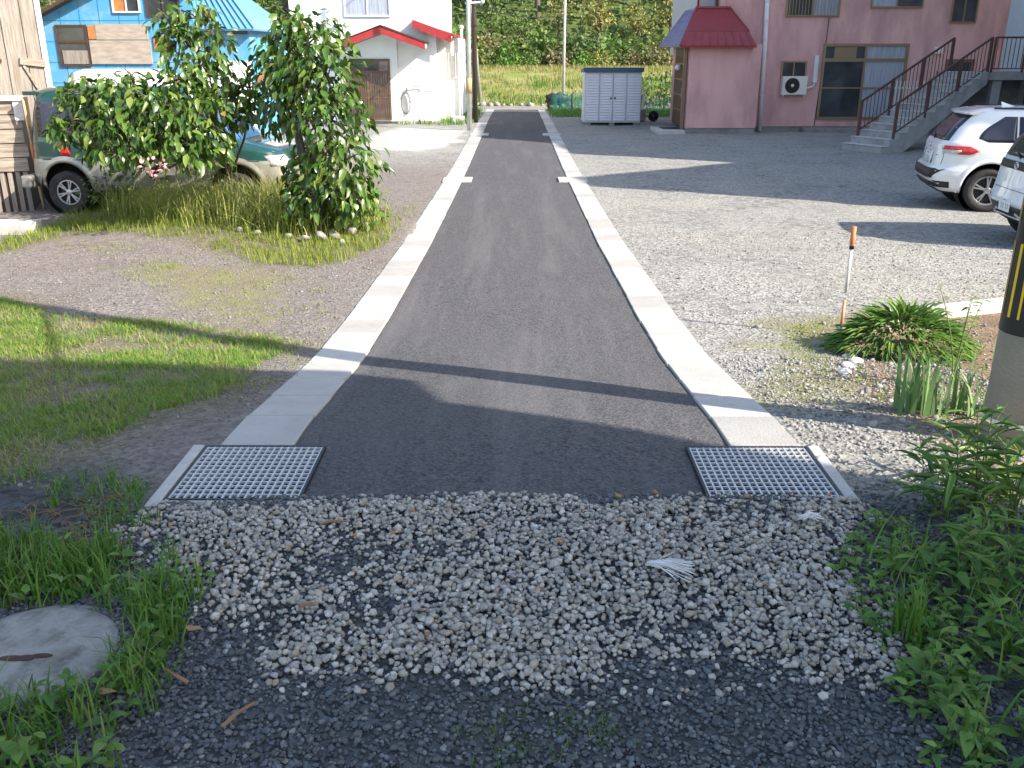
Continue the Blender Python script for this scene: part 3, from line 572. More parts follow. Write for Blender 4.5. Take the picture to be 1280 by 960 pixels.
def stemplant(px, py, h, label, name, leafL, nst=3, matl='weed', spread=.2, thick=.005, rat=.45, kmul=1.0):
    g = onG(px, py); r = empty(name, g, label, 'plant'); m = MB(); LP = []; LD = []; LL = []
    for s_ in range(nst):
        a = s_*2.1+random.random(); hh = h*random.uniform(.7, 1); pts = [Vector((spread*hh*cos(a)*t**1.6, spread*hh*sin(a)*t**1.6, hh*t)) for t in (0, .25, .5, .75, 1)]
        m.tube(pts, [thick, thick*.9, thick*.75, thick*.55, thick*.25], 6)
        k = int((6+hh*10)*kmul)
        for i in range(k):
            t = .35+.65*i/k; p = Vector((spread*hh*cos(a)*t**1.6, spread*hh*sin(a)*t**1.6, hh*t)); b_ = i*2.4+a; LP.append(p); LD.append((cos(b_), sin(b_), random.uniform(-.2, .5))); LL.append(leafL*random.uniform(.6, 1.1))
    m.build('stem', mt['stem'], r); LL = np.array(LL); V, Fc = leaves(np.array(LP), np.array(LD), LL, LL*rat, np.tile([0, 0, 1.], (len(LL), 1)))
    npmesh('leaves', V, Fc, mt[matl], r); return r
stemplant(1190, 482, .70, 'thin rose-like plant with bare lower stems rising above the iris clumps', 'rose_plant', .07, 4, spread=.28, rat=.55)
stemplant(1216, 640, .52, 'tall single weed stalk with narrow leaves rising above the weed bank', 'tall_weed', .19, 2, spread=.12, rat=.13, thick=.004)
stemplant(1262, 660, .42, 'large-leaved weed standing at the right edge beneath the hazard-banded pole', 'tall_weed', .20, 4, spread=.25, rat=.18, thick=.004)
stemplant(1172, 640, .36, 'arching weed with long blades next to the right grating', 'tall_weed', .22, 3, spread=.45, rat=.12, thick=.003)

# ------------------------------------------------------------------ trees
def crown_leaves(blobs, per, L, W, droop, shell=.6):
    Ps = []; Ds = []
    for (c, r) in blobs:
        c = np.array(c); r = np.array(r); n = max(1, int(per*(r[0]*r[1]+r[0]*r[2]+r[1]*r[2])/3)); u = nrm(RNG.normal(size=(n, 3))); t = RNG.uniform(shell**3, 1, n)**(1/3)*RNG.uniform(.85, 1.12, n)
        Ps.append(c+u*r*t[:, None]); d = u*.8+RNG.normal(0, .45, (n, 3)); d[:, 2] -= droop; Ds.append(d)
    P = np.concatenate(Ps); D = np.concatenate(Ds); n = len(P)
    up = np.tile([0, 0, 1.], (n, 1))+RNG.normal(0, .45, (n, 3))
    return leaves(P, D, L*RNG.uniform(.4, 1.25, n), W*RNG.uniform(.6, 1.25, n), up)
def pxblob(px, py, rx, ry, Y, depth=None):
    c = onY(px, py, Y); k = (c.y-CAM.y)/F*1.05; return (c, (rx*k, (depth or (rx+ry)/2*k*.9), ry*k))
def limb(m, a, b, r0, r1, sag=.1, n=4):
    a, b = Vector(a), Vector(b); o = Vector((random.uniform(-1, 1), random.uniform(-1, 1), 0))*sag
    m.tube([a.lerp(b, i/n)+o*sin(pi*i/n) for i in range(n+1)], [r0+(r1-r0)*i/n for i in range(n+1)], 8)
def fruit_tree(base, blobs, label, per=330, name='persimmon_tree', L=.18, r=.07, red=.004):
    t = empty(name, base, label, 'tree'); bl = [(Vector(c)-base, rr) for c, rr in blobs]; m = MB(); fork = Vector((0, 0, .5))+Vector((bl[0][0].x*.15, 0, 0))
    limb(m, (0, 0, -.1), fork, r*1.25, r, .03)
    for c, rr in bl: limb(m, fork+Vector((random.uniform(-.03, .03), 0, random.uniform(-.1, .1))), Vector(c)+Vector((0, 0, -rr[2]*.2)), r*.55, .014, .12)
    for c, rr in bl:
        for _ in range(7):
            u = Vector((random.gauss(0, 1), random.gauss(0, 1), random.gauss(0, 1)+.3)).normalized(); limb(m, c, c+Vector((u.x*rr[0], u.y*rr[1], u.z*rr[2]))*.9, .013, .005, .04, 3)
    m.build('trunk', mt['bark'], t); V, Fc = crown_leaves(bl, per, L, L*.43, 1.05, .35); cr = npmesh('crown', V, Fc, mt['leaf_persimmon'], t)
    V, Fc = crown_leaves([(c, tuple(q*1.02 for q in rr)) for c, rr in bl], per*red, L*.8, L*.45, .4, .9); npmesh('reddish_leaves', V, Fc, mt['leaf_young'], t)
    return t
TY = 12.6
fruit_tree(onG(398, 292), [pxblob(*b) for b in ((385, 55, 48, 38, TY+.3), (352, 78, 34, 34, TY+.6), (408, 100, 46, 40, TY), (352, 128, 42, 40, TY+.5), (415, 150, 48, 42, TY-.2), (425, 205, 50, 40, TY-.3), (400, 245, 52, 34, TY-.2), (440, 245, 30, 30, TY-.3), (388, 222, 36, 40, TY+.2), (370, 100, 40, 40, TY+.2), (362, 30, 22, 20, TY+.4))],
           'large leafy persimmon tree at the right end of the planted bed, drooping broad leaves', 1150, r=.08)
fruit_tree(onG(285, 262), [pxblob(*b) for b in ((238, 60, 36, 40, TY+.9), (245, 22, 24, 24, TY+.9), (262, 95, 32, 28, TY+.8), (215, 30, 26, 22, TY+1), (288, 122, 30, 28, TY+.7), (296, 146, 20, 16, TY+.6), (272, 55, 20, 25, TY+.9), (312, 110, 22, 26, TY+.8))],
           'slender tall tree sprout with gaps in its crown, standing between the other two bed trees', 900, r=.045)
fruit_tree(onG(165, 258), [pxblob(*b) for b in ((150, 188, 48, 16, TY+.1), (235, 192, 44, 16, TY), (110, 118, 36, 24, TY+.6), (150, 128, 44, 34, TY+.4), (205, 132, 48, 34, TY+.3), (250, 150, 42, 34, TY+.3), (92, 150, 28, 26, TY+.4), (150, 162, 50, 24, TY+.1), (220, 172, 48, 22, TY+.1), (272, 178, 18, 14, TY+.2), (72, 165, 12, 16, TY+.3), (165, 96, 10, 14, TY+.5), (225, 100, 34, 12, TY+.5))],
           'low spreading tree with pale drooping leaves in front of the green van', 1300, r=.06)
# shrub + blossoms beneath
g = onG(185, 262); r = empty('flowering_shrub', g, 'dark low shrub with a few pink blossoms under the low spreading tree', 'shrub')
bl = [((0, 0, .55), (.7, .35, .42)), ((-.65, 0, .38), (.45, .3, .3)), ((.75, 0, .6), (.6, .3, .35)), ((1.3, -.1, .5), (.45, .3, .35))]
V, Fc = crown_leaves(bl, 1500, .10, .05, .5); npmesh('foliage', V, Fc, mt['hill_dark'], r)
c = onY(190, 208, 12.0)-g; V, Fc = crown_leaves([(tuple(c), (.20, .08, .10))], 2500, .06, .05, 0); npmesh('blossom', V, Fc, mt['blossom'], r)
g = onG(420, 292); r = empty('bed_shrub', g, 'bushy dark shrub at the foot of the large persimmon tree', 'shrub')
V, Fc = crown_leaves([((0, .1, .3), (.55, .35, .32)), ((.45, .1, .35), (.3, .3, .3)), ((-.4, .1, .25), (.35, .3, .25))], 1000, .10, .04, .3); npmesh('foliage', V, Fc, mt['hill_mid'], r)
# rocks edging the bed
for i, (px, py, s_) in enumerate([(402, 302, .13), (418, 298, .12), (440, 294, .13), (457, 286, .11), (382, 302, .10), (360, 298, .08), (322, 294, .07), (300, 290, .06), (467, 278, .09), (428, 306, .07)]):
    g = onG(px, py); V, Fc = rocks(np.array([[0, 0, s_*.5]]), np.array([s_*.8]), 2, .8, 1); o = npmesh('edging_rock', V, Fc, mt['stone_white'], smooth=True); o.location = g
    tag(o, ['pale angular rock edging the grassy bed under the large persimmon tree', 'smaller pale rock half hidden in grass at the front of the bed'][s_ < .1], 'rock', 'rocks edging the planted bed')

# ------------------------------------------------------------------ cars
def sgn(x): return -1 if x < 0 else 1
class Car:
    def __init__(s, levels, n=5.0): s.L = levels; s.n = n
    def at(s, z):
        L = s.L; z = min(max(z, L[0][0]), L[-1][0])
        for a, b in zip(L, L[1:]):
            if z <= b[0]: t = (z-a[0])/(b[0]-a[0]); return [a[i]+(b[i]-a[i])*t for i in (1, 2, 3)]
        return L[-1][1:4]
    def pt(s, phi, z, off=0):
        xr, xf, hw = s.at(z); c = (xr+xf)/2; a = (xf-xr)/2+off; b = hw+off; e = 2/s.n
        return Vector((c+a*sgn(cos(phi))*abs(cos(phi))**e, b*sgn(sin(phi))*abs(sin(phi))**e, z))
    def side(s, x, z, sd, off=.005):
        xr, xf, hw = s.at(z); c = (xr+xf)/2; a = (xf-xr)/2; t = min(abs((x-c)/a), .999); return Vector((x, sd*(hw+off)*(1-t**s.n)**(1/s.n), z))
    def end(s, y, z, e=-1, off=.005):
        xr, xf, hw = s.at(z); c = (xr+xf)/2; a = (xf-xr)/2+off; t = min(abs(y/hw), .999); return Vector((c+e*a*(1-t**s.n)**(1/s.n), y, z))
    def body(s, parent, bands, zcap, arches, r, name='body', dz=.03, nph=112):
        zs = []; z = s.L[0][0]
        lv = [l[0] for l in s.L]
        for a, b in zip(lv, lv[1:]): k = max(1, int((b-a)/dz)); zs += [a+(b-a)*i/k for i in range(k)]
        zs.append(lv[-1]); m = MB(); vs = []; xm = np.linspace(-.95, .95, 116); e_ = s.n/2
        top = [math.acos(-x_/abs(x_)*abs(x_)**e_) if x_ else pi/2 for x_ in xm]        # rear... front along the left side reversed below
        side_ = sorted(top); lo_, hi_ = side_[0], side_[-1]; k_ = 9
        half = side_; phs = [p for p in np.linspace(-lo_, lo_, 2*k_+1)[1:-1]]+half+[p for p in np.linspace(hi_, 2*pi-hi_, 2*k_+1)[1:-1]]+[2*pi-p for p in half[::-1]]
        nph = len(phs)
        for z in zs: vs += [s.pt(p, z) for p in phs]
        n = nph; fs = [(i*n+k, i*n+(k+1) % n, (i+1)*n+(k+1) % n, (i+1)*n+k) for i in range(len(zs)-1) for k in range(n)]
        keep = []
        for f in fs:
            c = sum((vs[q] for q in f), Vector())/4
            if any(abs(c.y) > .5 and math.hypot(c.x-ax, c.z-r*.93) < r+.022 for ax in arches): continue
            keep.append(f)
        m.add(vs, keep, True); m.f.append(tuple((len(zs)-1)*n+k for k in range(n))); m.mi += [0]; m.sm += [True]
        for i, f in enumerate(m.f):
            zz = sum(m.v[j][2] for j in f)/len(f)
            for bi, (zmax, _) in enumerate(bands):
                if zz <= zmax: m.mi[i] = bi; break
        m.cur = len(bands)
        for ax in arches:
            for sd in (-1, 1): m.lathe([(0, sd*.44), (r+.03, sd*.44), (r+.03, sd*.80)], (ax, 0, r*.93), 'y', 40, True)
        o = m.build(name, [b[1] for b in bands]+[mt['black']], parent)
        return o
    def patch(s, parent, name, mat, fn, zs, lo, hi, nu=10, thick=.0):
        """fn(u,z) surface point; lo/hi functions of z"""
        m = MB(); vs = []
        for z in zs:
            a, b = lo(z), hi(z); vs += [fn(a+(b-a)*i/nu, z) for i in range(nu+1)]
        k = nu+1; m.add(vs, [(i*k+j, i*k+j+1, (i+1)*k+j+1, (i+1)*k+j) for i in range(len(zs)-1) for j in range(nu)], True)
        o = m.build(name, mat, parent)
        so = o.modifiers.new('s', 'SOLIDIFY'); so.thickness = .006; so.offset = 0
        return o
def lerpf(pts):
    return lambda z: float(np.interp(z, [p[0] for p in pts], [p[1] for p in pts]))
def wheel(parent, x, y, r, w, sd, spokes=5, rim=.62, dark=False):
    """wheel standing on z=0; sd = outward side"""
    e = bpy.data.objects.new('wheel', None); COL.objects.link(e); e.parent = parent; e.location = (x, y, r); e.empty_display_size = .1
    m = MB(); h = w/2; m.lathe([(r*rim, -h*.8), (r*.80, -h), (r*.93, -h*.95), (r, -h*.7), (r, h*.7), (r*.93, h*.95), (r*.80, h), (r*rim, h*.8)], (0, 0, 0), 'y', 36); m.build('tyre', mt['rubber'], e)
    m = MB(); o = sd*h*.72; ri = r*rim
    m.lathe([(ri*1.0, -h*.75), (ri*1.0, h*.75)], (0, 0, 0), 'y', 36); m.lathe([(ri*1.02, o), (ri*.90, o+sd*.004), (ri*.90, o-sd*.02)], (0, 0, 0), 'y', 36)
    m.lathe([(0, o), (.05, o), (.055, o-sd*.03)], (0, 0, 0), 'y', 16)
    for k in range(spokes):
        for dd in (-.13, .13):
            a = 2*pi*k/spokes+.3; p0 = Vector((.03*cos(a), o-sd*.012, .03*sin(a))); p1 = Vector((ri*.93*cos(a+dd), o-sd*.006, ri*.93*sin(a+dd))); m.bar(p0, p1, .024, .022, (0, 1, 0))
    m.build('rim', mt['alloy'], e, bevel=.003)
    m = MB(); m.lathe([(0, o-sd*.06), (ri*.98, o-sd*.06)], (0, 0, 0), 'y', 24); m.build('brake_disc', mt['black'], e)
    return e
def arch_trim(parent, car, ax, r, sd, mat, w=.06, zmin=.24, zc=None):
    zc = zc if zc is not None else r*.93; m = MB(); n = 26; rows = []
    a0 = math.asin(max(-1, (zmin-zc)/r))
    for i in range(n+1):
        a = a0+(pi-2*a0)*i/n
        row = []
        for rr, off in ((r-.004, -.02), (r, .018), (r+w*.5, .022), (r+w, .004)):
            x = ax-rr*cos(a); z = max(zc+rr*sin(a), zmin); row.append(car.side(x, z, sd, off))
        rows.append(row)
    vs = [p for row in rows for p in row]; m.add(vs, [(i*4+j, i*4+j+1, (i+1)*4+j+1, (i+1)*4+j) for i in range(n) for j in range(3)], True)
    return m.build('arch_trim', mat, parent)
def plate(parent, car, y, z, off=.012, w=.33, h=.165):
    m = MB(); c = car.end(y, z, -1, off); t = .006
    m.box((c.x-t, -w/2+y, z-h/2), (c.x, w/2+y, z+h/2)); m.cur = 1
    xs = c.x-t-.001
    for yy, hh, zz in ((.10, .07, -.02), (.045, .07, -.02), (-.035, .07, -.02), (-.09, .07, -.02)):
        m.box((xs, y-yy-.016, z+zz-hh/2), (c.x-t, y-yy-.004, z+zz+hh/2)); m.box((xs, y-yy-.016, z+zz+hh/2-.01), (c.x-t, y-yy+.012, z+zz+hh/2))
    m.box((xs, y-.05, z+.045), (c.x-t, y+.05, z+.065)); m.build('number_plate', [mt['plate'], mt['plate_ink']], parent)
def seam(parent, name, fn, pts, r=.004, mat='black'):
    m = MB(); m.tube([fn(*p) for p in pts], r, 4); return m.build(name, mt[mat], parent)
def suv(loc, rz, label, paint, style):
    t = empty('parked_car', loc, label, 'car', 'cars parked side by side on the gravel lot', rz)
    if style == 'a': C = Car([(.26, -1.98, 2.0, .80), (.36, -2.14, 2.15, .88), (.55, -2.22, 2.22, .905), (.66, -2.20, 2.22, .905), (.72, -2.12, 2.20, .90), (.95, -2.10, 2.12, .905), (1.0, -2.10, 1.95, .895), (1.06, -2.08, 1.3, .88), (1.09, -2.05, 1.05, .86), (1.3, -1.90, .72, .78), (1.5, -1.70, .38, .68), (1.56, -1.62, .25, .62), (1.60, -1.45, .05, .50), (1.615, -1.0, -.3, .3)], 5.6)
    else: C = Car([(.26, -1.92, 2.0, .78), (.36, -2.05, 2.1, .85), (.55, -2.13, 2.17, .88), (.75, -2.08, 2.17, .89), (.95, -2.05, 2.05, .89), (1.03, -2.03, 1.9, .88), (1.10, -2.0, 1.2, .86), (1.3, -1.90, .8, .79), (1.5, -1.76, .5, .70), (1.60, -1.66, .3, .62), (1.65, -1.5, .1, .5), (1.665, -1.0, -.3, .3)], 5.6)
    wx = (-1.33, 1.30); wr = .345
    C.body(t, [(.30, mt['black']), (9, paint)], 0, wx, .405)
    for x in wx:
        for sd in (-1, 1): wheel(t, x, sd*(.905-.115), wr, .215, sd, 5, .68); arch_trim(t, C, x, .40, sd, paint if style == 'a' else mt['black'], .07, .28, .405*.93)
    T = C.L[-1][0]
    # glazing
    C.patch(t, 'rear_window', mt['car_glass'], lambda u, z: C.end(u, z, -1, .006), np.linspace(1.10, T-.12, 8), lerpf([(1.1, -.66), (1.5, -.54)]), lerpf([(1.1, .66), (1.5, .54)]))
    for sd in (-1, 1):
        f = lambda u, z, sd=sd: C.side(u, z, sd, .006)
        C.patch(t, 'quarter_window', mt['car_glass'], f, np.linspace(1.10, T-.13, 8), lerpf([(1.10, -1.42), (1.16, -1.58), (1.30, -1.48), (1.5, -1.18)]), lambda z: -1.02, 8)
        C.patch(t, 'side_window', mt['car_glass'], f, np.linspace(1.08, T-.13, 8), lambda z: -.99, lambda z: -.16, 8)
        C.patch(t, 'side_window', mt['car_glass'], f, np.linspace(1.07, T-.13, 8), lambda z: -.08, lerpf([(1.07, .82), (1.48, .30)]), 8)
        seam(t, 'door_seam', f, [(-1.0, z) for z in np.linspace(.42, 1.08, 9)], .0035); seam(t, 'door_seam', f, [(-.12, z) for z in np.linspace(.34, 1.08, 9)], .0035)
        C.patch(t, 'sill_cladding', mt['black'], lambda u, z, sd=sd: C.side(u, z, sd, .010), np.linspace(.27, .36, 4), lambda z: -.92, lambda z: .90, 8)
        m = MB(); p = C.side(.75, 1.12, sd, .02); m.ball(p+Vector((0, sd*.10, .05)), (.06, .11, .075)); m.build('door_mirror', paint, t)
        m = MB(); a = [C.side(x, T-.045, sd, -.03)+Vector((0, 0, .035)) for x in np.linspace(-1.35, .15, 8)]; m.tube(a, .014, 6); m.build('roof_rail', mt['silver_trim'] if style == 'b' else mt['black'], t)
        m = MB(); m.box((-.72, sd*.905-.012, .90), (-.52, sd*.905+.012, .93)); m.build('door_handle', paint, t)
    C.patch(t, 'windscreen', mt['car_glass'], lambda u, z: C.end(u, z, 1, .006), np.linspace(1.12, T-.12, 8), lerpf([(1.1, -.7), (1.5, -.55)]), lerpf([(1.1, .7), (1.5, .55)]))
    # spoiler
    m = MB(); zt = T-.03; m.cur = 0
    pts = []
    for y in np.linspace(-.60, .60, 9):
        pts.append([Vector((C.end(y*.98, T-.10, -1, 0).x+.10, y, zt-.005)), Vector((C.end(y*.9, T-.12, -1, 0).x-.13+.10*abs(y), y, zt-.045)), Vector((C.end(y*.9, T-.12, -1, 0).x-.11+.10*abs(y), y, zt-.085)), Vector((C.end(y*.98, T-.12, -1, 0).x+.03, y, zt-.085))])
    vs = [p for row in pts for p in row]; m.add(vs, [(i*4+j, i*4+(j+1) % 4, (i+1)*4+(j+1) % 4, (i+1)*4+j) for i in range(8) for j in range(4)]+[(0, 1, 2, 3), (35, 34, 33, 32)]); m.build('roof_spoiler', paint, t, bevel=.012)
    m = MB(); m.add([(-1.1, -.02, T-.01), (-.9, -.02, T-.005), (-.9, .02, T-.005), (-1.1, .02, T-.01), (-1.12, 0, T+.07)], [(0, 1, 4), (1, 2, 4), (2, 3, 4), (3, 0, 4)]); m.build('roof_aerial', paint, t)
    E = lambda u, z: C.end(u, z, -1, .008)
    if style == 'a':
        for sd in (-1, 1):
            f = lambda p, z, sd=sd: C.pt(pi+sd*p, z, .012)
            lo = lerpf([(.90, .42), (.965, .40), (1.03, .46)]); mid = lerpf([(.90, .80), (.965, .9), (1.03, .80)]); hi = lerpf([(.90, 1.02), (.955, 1.16), (1.03, 1.05)])
            C.patch(t, 'tail_light', mt['lamp_clear'], f, np.linspace(.905, .965, 4), lo, mid, 8)
            C.patch(t, 'tail_light', mt['lamp_red'], f, np.linspace(.967, 1.03, 4), lo, mid, 8)
            C.patch(t, 'tail_light', mt['lamp_red'], f, np.linspace(.90, 1.03, 6), mid, hi, 8)
            C.patch(t, 'fog_lamp', mt['black'], lambda u, z, sd=sd: C.end(sd*u, z, -1, .012), np.linspace(.36, .46, 4), lerpf([(.36, .60), (.46, .55)]), lerpf([(.36, .78), (.46, .80)]), 5)
            seam(t, 'tailgate_seam', lambda y, z: C.end(y, z, -1, .003), [(sd*y, z) for y, z in ((.66, .72), (.68, .86), (.62, 1.0), (.70, 1.12))], .004)
        C.patch(t, 'bumper_cladding', mt['black'], E, np.linspace(.50, .66, 5), lerpf([(.5, -.62), (.66, -.78)]), lerpf([(.5, .62), (.66, .78)]), 12)
        C.patch(t, 'bumper_lower', mt['black'], E, np.linspace(.30, .44, 4), lambda z: -.56, lambda z: .56, 12)
        seam(t, 'bumper_trim', lambda y, z: C.end(y, z, -1, .014), [(y, .47-.10*max(0, (abs(y)-.55)*3)) for y in np.linspace(-.72, .72, 13)], .012, 'silver_trim')
        plate(t, C, 0, .80); bz = 1.0
        C.patch(t, 'plate_recess', mt['car_white'], lambda u, z: C.end(u, z, -1, .004), [.70, .91], lambda z: -.30, lambda z: .30, 6)
    else:
        for sd in (-1, 1):
            f = lambda p, z, sd=sd: C.pt(pi+sd*p, z, .012)
            C.patch(t, 'tail_light', mt['lamp_clear'], f, np.linspace(.93, 1.0, 4), lambda z: .62, lambda z: 1.15, 8)
            C.patch(t, 'tail_light', mt['lamp_red'], f, np.linspace(1.002, 1.06, 4), lambda z: .60, lambda z: 1.18, 8)
            seam(t, 'bumper_trim', lambda y, z: C.end(y, z, -1, .02), [(sd*.30, .42), (sd*.48, .33), (sd*.62, .34), (sd*.70, .52), (sd*.80, .62)], .022, 'silver_trim')
            C.patch(t, 'bumper_side', mt['black'], lambda u, z, sd=sd: C.end(sd*u, z, -1, .010), np.linspace(.40, .58, 4), lambda z: .66, lambda z: .84, 5)
        C.patch(t, 'lamp_bar', mt['black'], E, np.linspace(.95, 1.05, 4), lambda z: -.62, lambda z: .62, 12)
        C.patch(t, 'bumper_cladding', mt['black'], E, np.linspace(.29, .50, 5), lerpf([(.29, -.50), (.5, -.62)]), lerpf([(.29, .50), (.5, .62)]), 12)
        seam(t, 'bumper_trim', lambda y, z: C.end(y, z, -1, .022), [(y, .36) for y in np.linspace(-.42, .42, 9)], .016, 'silver_trim')
        plate(t, C, 0, .50); bz = 1.0
        seam(t, 'tailgate_crease', lambda y, z: C.end(y, z, -1, .002), [(y, .70) for y in np.linspace(-.6, .6, 9)], .004)
    m = MB(); c = C.end(0, bz, -1, .018)
    for (ry_, rz_) in ((.062, .042), (.026, .036)): m.tube([(c.x, ry_*cos(a), bz+rz_*sin(a)) for a in np.linspace(0, 2*pi, 25)], .006, 6)
    m.tube([(c.x, -.045, bz+.02), (c.x, 0, bz+.012), (c.x, .045, bz+.02)], .006, 5); m.build('emblem', mt['chrome'], t)
    m = MB(); c = C.end(0, 1.11, -1, .03); m.tube([(c.x, .0, 1.09), (c.x+.02, .12, 1.13), (c.x+.09, .38, 1.20)], .009, 5); m.build('rear_wiper', mt['black'], t)
    m = MB(); c = C.end(-.52, .86, -1, .008)
    for k in range(4): m.box((c.x-.003, -.56+k*.03, .855), (c.x, -.54+k*.03, .868))
    m.build('badge', mt['chrome'], t)
    return t
def place_by_wheel(px, py, wx, wy, rz):
    g = onG(px, py); return Vector((g.x-(wx*cos(rz)-wy*sin(rz)), g.y-(wx*sin(rz)+wy*cos(rz)), g.z))
rz1 = radians(-12); l1 = place_by_wheel(1229, 265, -1.33, -.85, rz1); l1.z = gzf(l1.x, l1.y)-.0
suv(l1, rz1, 'glossy white parked car with red tail lamps, nearer the concrete stairs', mt['car_white'], 'a')
rz2 = radians(-5); g = onG(1254, 303); l2 = Vector((g.x+2.04, g.y-.18, 0)); l2.z = gzf(l2.x, l2.y)
suv(l2, rz2, 'bluish white parked car cut off by the right edge, behind the hazard-banded pole', mt['car_blue_white'], 'b')
# green van
def van():
    rz = radians(-4); loc = place_by_wheel(92, 266, -1.35, -.78, rz); t = empty('parked_van', loc, 'dark green van with beige lower body parked behind the leafy trees', 'van', rz=rz)
    C = Car([(.34, -2.05, 2.1, .76), (.45, -2.18, 2.25, .83), (.62, -2.22, 2.30, .85), (.84, -2.20, 2.30, .85), (.90, -2.18, 2.26, .84), (1.02, -2.17, 2.15, .84), (1.12, -2.16, 1.75, .835), (1.16, -2.15, 1.55, .83), (1.5, -2.10, 1.25, .79), (1.85, -2.02, .95, .72), (1.93, -1.97, .85, .66), (1.98, -1.85, .6, .5)], 6); C.L = [(a, b+.16, c, d) for a, b, c, d in C.L]
    C.body(t, [(.36, mt['black']), (.86, mt['van_silver']), (9, mt['van_green'])], 0, (-1.35, 1.50), .43)
    for x in (-1.35, 1.50):
        for sd in (-1, 1): wheel(t, x, sd*.735, .34, .23, sd, 6, .60); arch_trim(t, C, x, .425, sd, mt['van_silver'], .10, .34, .40)
    for sd in (-1, 1):
        f = lambda u, z, sd=sd: C.side(u, z, sd, .006)
        C.patch(t, 'side_window', mt['car_glass'], f, np.linspace(1.22, 1.76, 8), lambda z: -1.76, lambda z: -.72, 8); C.patch(t, 'side_window', mt['car_glass'], f, np.linspace(1.22, 1.76, 8), lambda z: -.62, lambda z: .30, 8)
        C.patch(t, 'side_window', mt['car_glass'], f, np.linspace(1.22, 1.76, 8), lambda z: .40, lerpf([(1.2, 1.25), (1.76, .92)]), 8)
        for xx in (-.67, .35, 1.3): seam(t, 'door_seam', f, [(xx, z) for z in np.linspace(.46, 1.2 if xx > 1 else 1.82, 9)], .004)
        C.patch(t, 'tail_light', mt['lamp_red'], lambda p, z, sd=sd: C.pt(pi+sd*p, z, .01), np.linspace(.94, 1.10, 4), lambda z: 1.22, lambda z: 1.34, 5)
        C.patch(t, 'headlight', mt['lamp_clear'], lambda u, z, sd=sd: C.end(sd*u, z, 1, .01), np.linspace(.78, .95, 4), lambda z: .45, lambda z: .76, 5)
        seam(t, 'body_stripe', f, [(x, .87) for x in np.linspace(-2.0, 1.9, 14)], .010, 'black')
        m = MB(); p = C.side(1.2, 1.2, sd, .02); m.ball(p+Vector((0, sd*.13, .08)), (.05, .10, .10)); m.build('door_mirror', mt['van_green'], t)
    C.patch(t, 'windscreen', mt['van_glass'], lambda u, z: C.end(u, z, 1, .008), np.linspace(1.18, 1.80, 8), lambda z: -.72, lambda z: .72)
    C.patch(t, 'bonnet_panel', mt['bonnet'], lambda u, z: C.end(u, z, 1, .008), np.linspace(1.0, 1.13, 6), lambda z: -.66, lambda z: .66)
    C.patch(t, 'rear_window', mt['car_glass'], lambda u, z: C.end(u, z, -1, .006), np.linspace(1.2, 1.8, 6), lambda z: -.62, lambda z: .62)
    m = MB(); m.box((2.22, -.80, .40), (2.42, .80, .62)); m.build('front_bumper', mt['van_silver'], t, bevel=.04)
    m = MB(); m.box((-2.16, -.80, .40), (-1.98, .80, .60)); m.build('rear_bumper', mt['van_silver'], t, bevel=.03)
    m = MB(); m.box((-2.0, -.60, 1.86), (-1.70, .60, 1.92)); m.build('roof_spoiler', mt['van_green'], t, bevel=.01)
van()
# white kei car behind the van
def far_car():
    g = Vector((-9.9, 26.2, 0)); g.z = gzf(g.x, g.y); t = empty('parked_minivan', g, 'white high-roofed car between the green van and the blue house, mostly hidden', 'car', rz=radians(-3)); t.scale = (1, 1, 1.2)
    C = Car([(.25, -2.0, 2.0, .74), (.5, -2.1, 2.1, .82), (.9, -2.08, 2.05, .83), (1.0, -2.07, 1.85, .82), (1.1, -2.05, 1.4, .81), (1.55, -1.98, .95, .76), (1.80, -1.9, .55, .66), (1.88, -1.7, .2, .4)], 6)
    C.body(t, [(9, mt['car_white'])], 0, (-1.3, 1.3), .36)
    for x in (-1.3, 1.3):
        for sd in (-1, 1): wheel(t, x, sd*.72, .30, .18, sd)
    for sd in (-1, 1):
        f = lambda u, z, sd=sd: C.side(u, z, sd, .006)
        C.patch(t, 'side_window', mt['car_glass'], f, np.linspace(1.1, 1.55, 6), lambda z: -1.85, lambda z: -.75, 8); C.patch(t, 'side_window', mt['car_glass'], f, np.linspace(1.1, 1.55, 6), lambda z: -.65, lambda z: .3, 8)
    C.patch(t, 'windscreen', mt['car_glass'], lambda u, z: C.end(u, z, 1, .008), np.linspace(1.14, 1.66, 6), lambda z: -.66, lambda z: .66)
far_car()

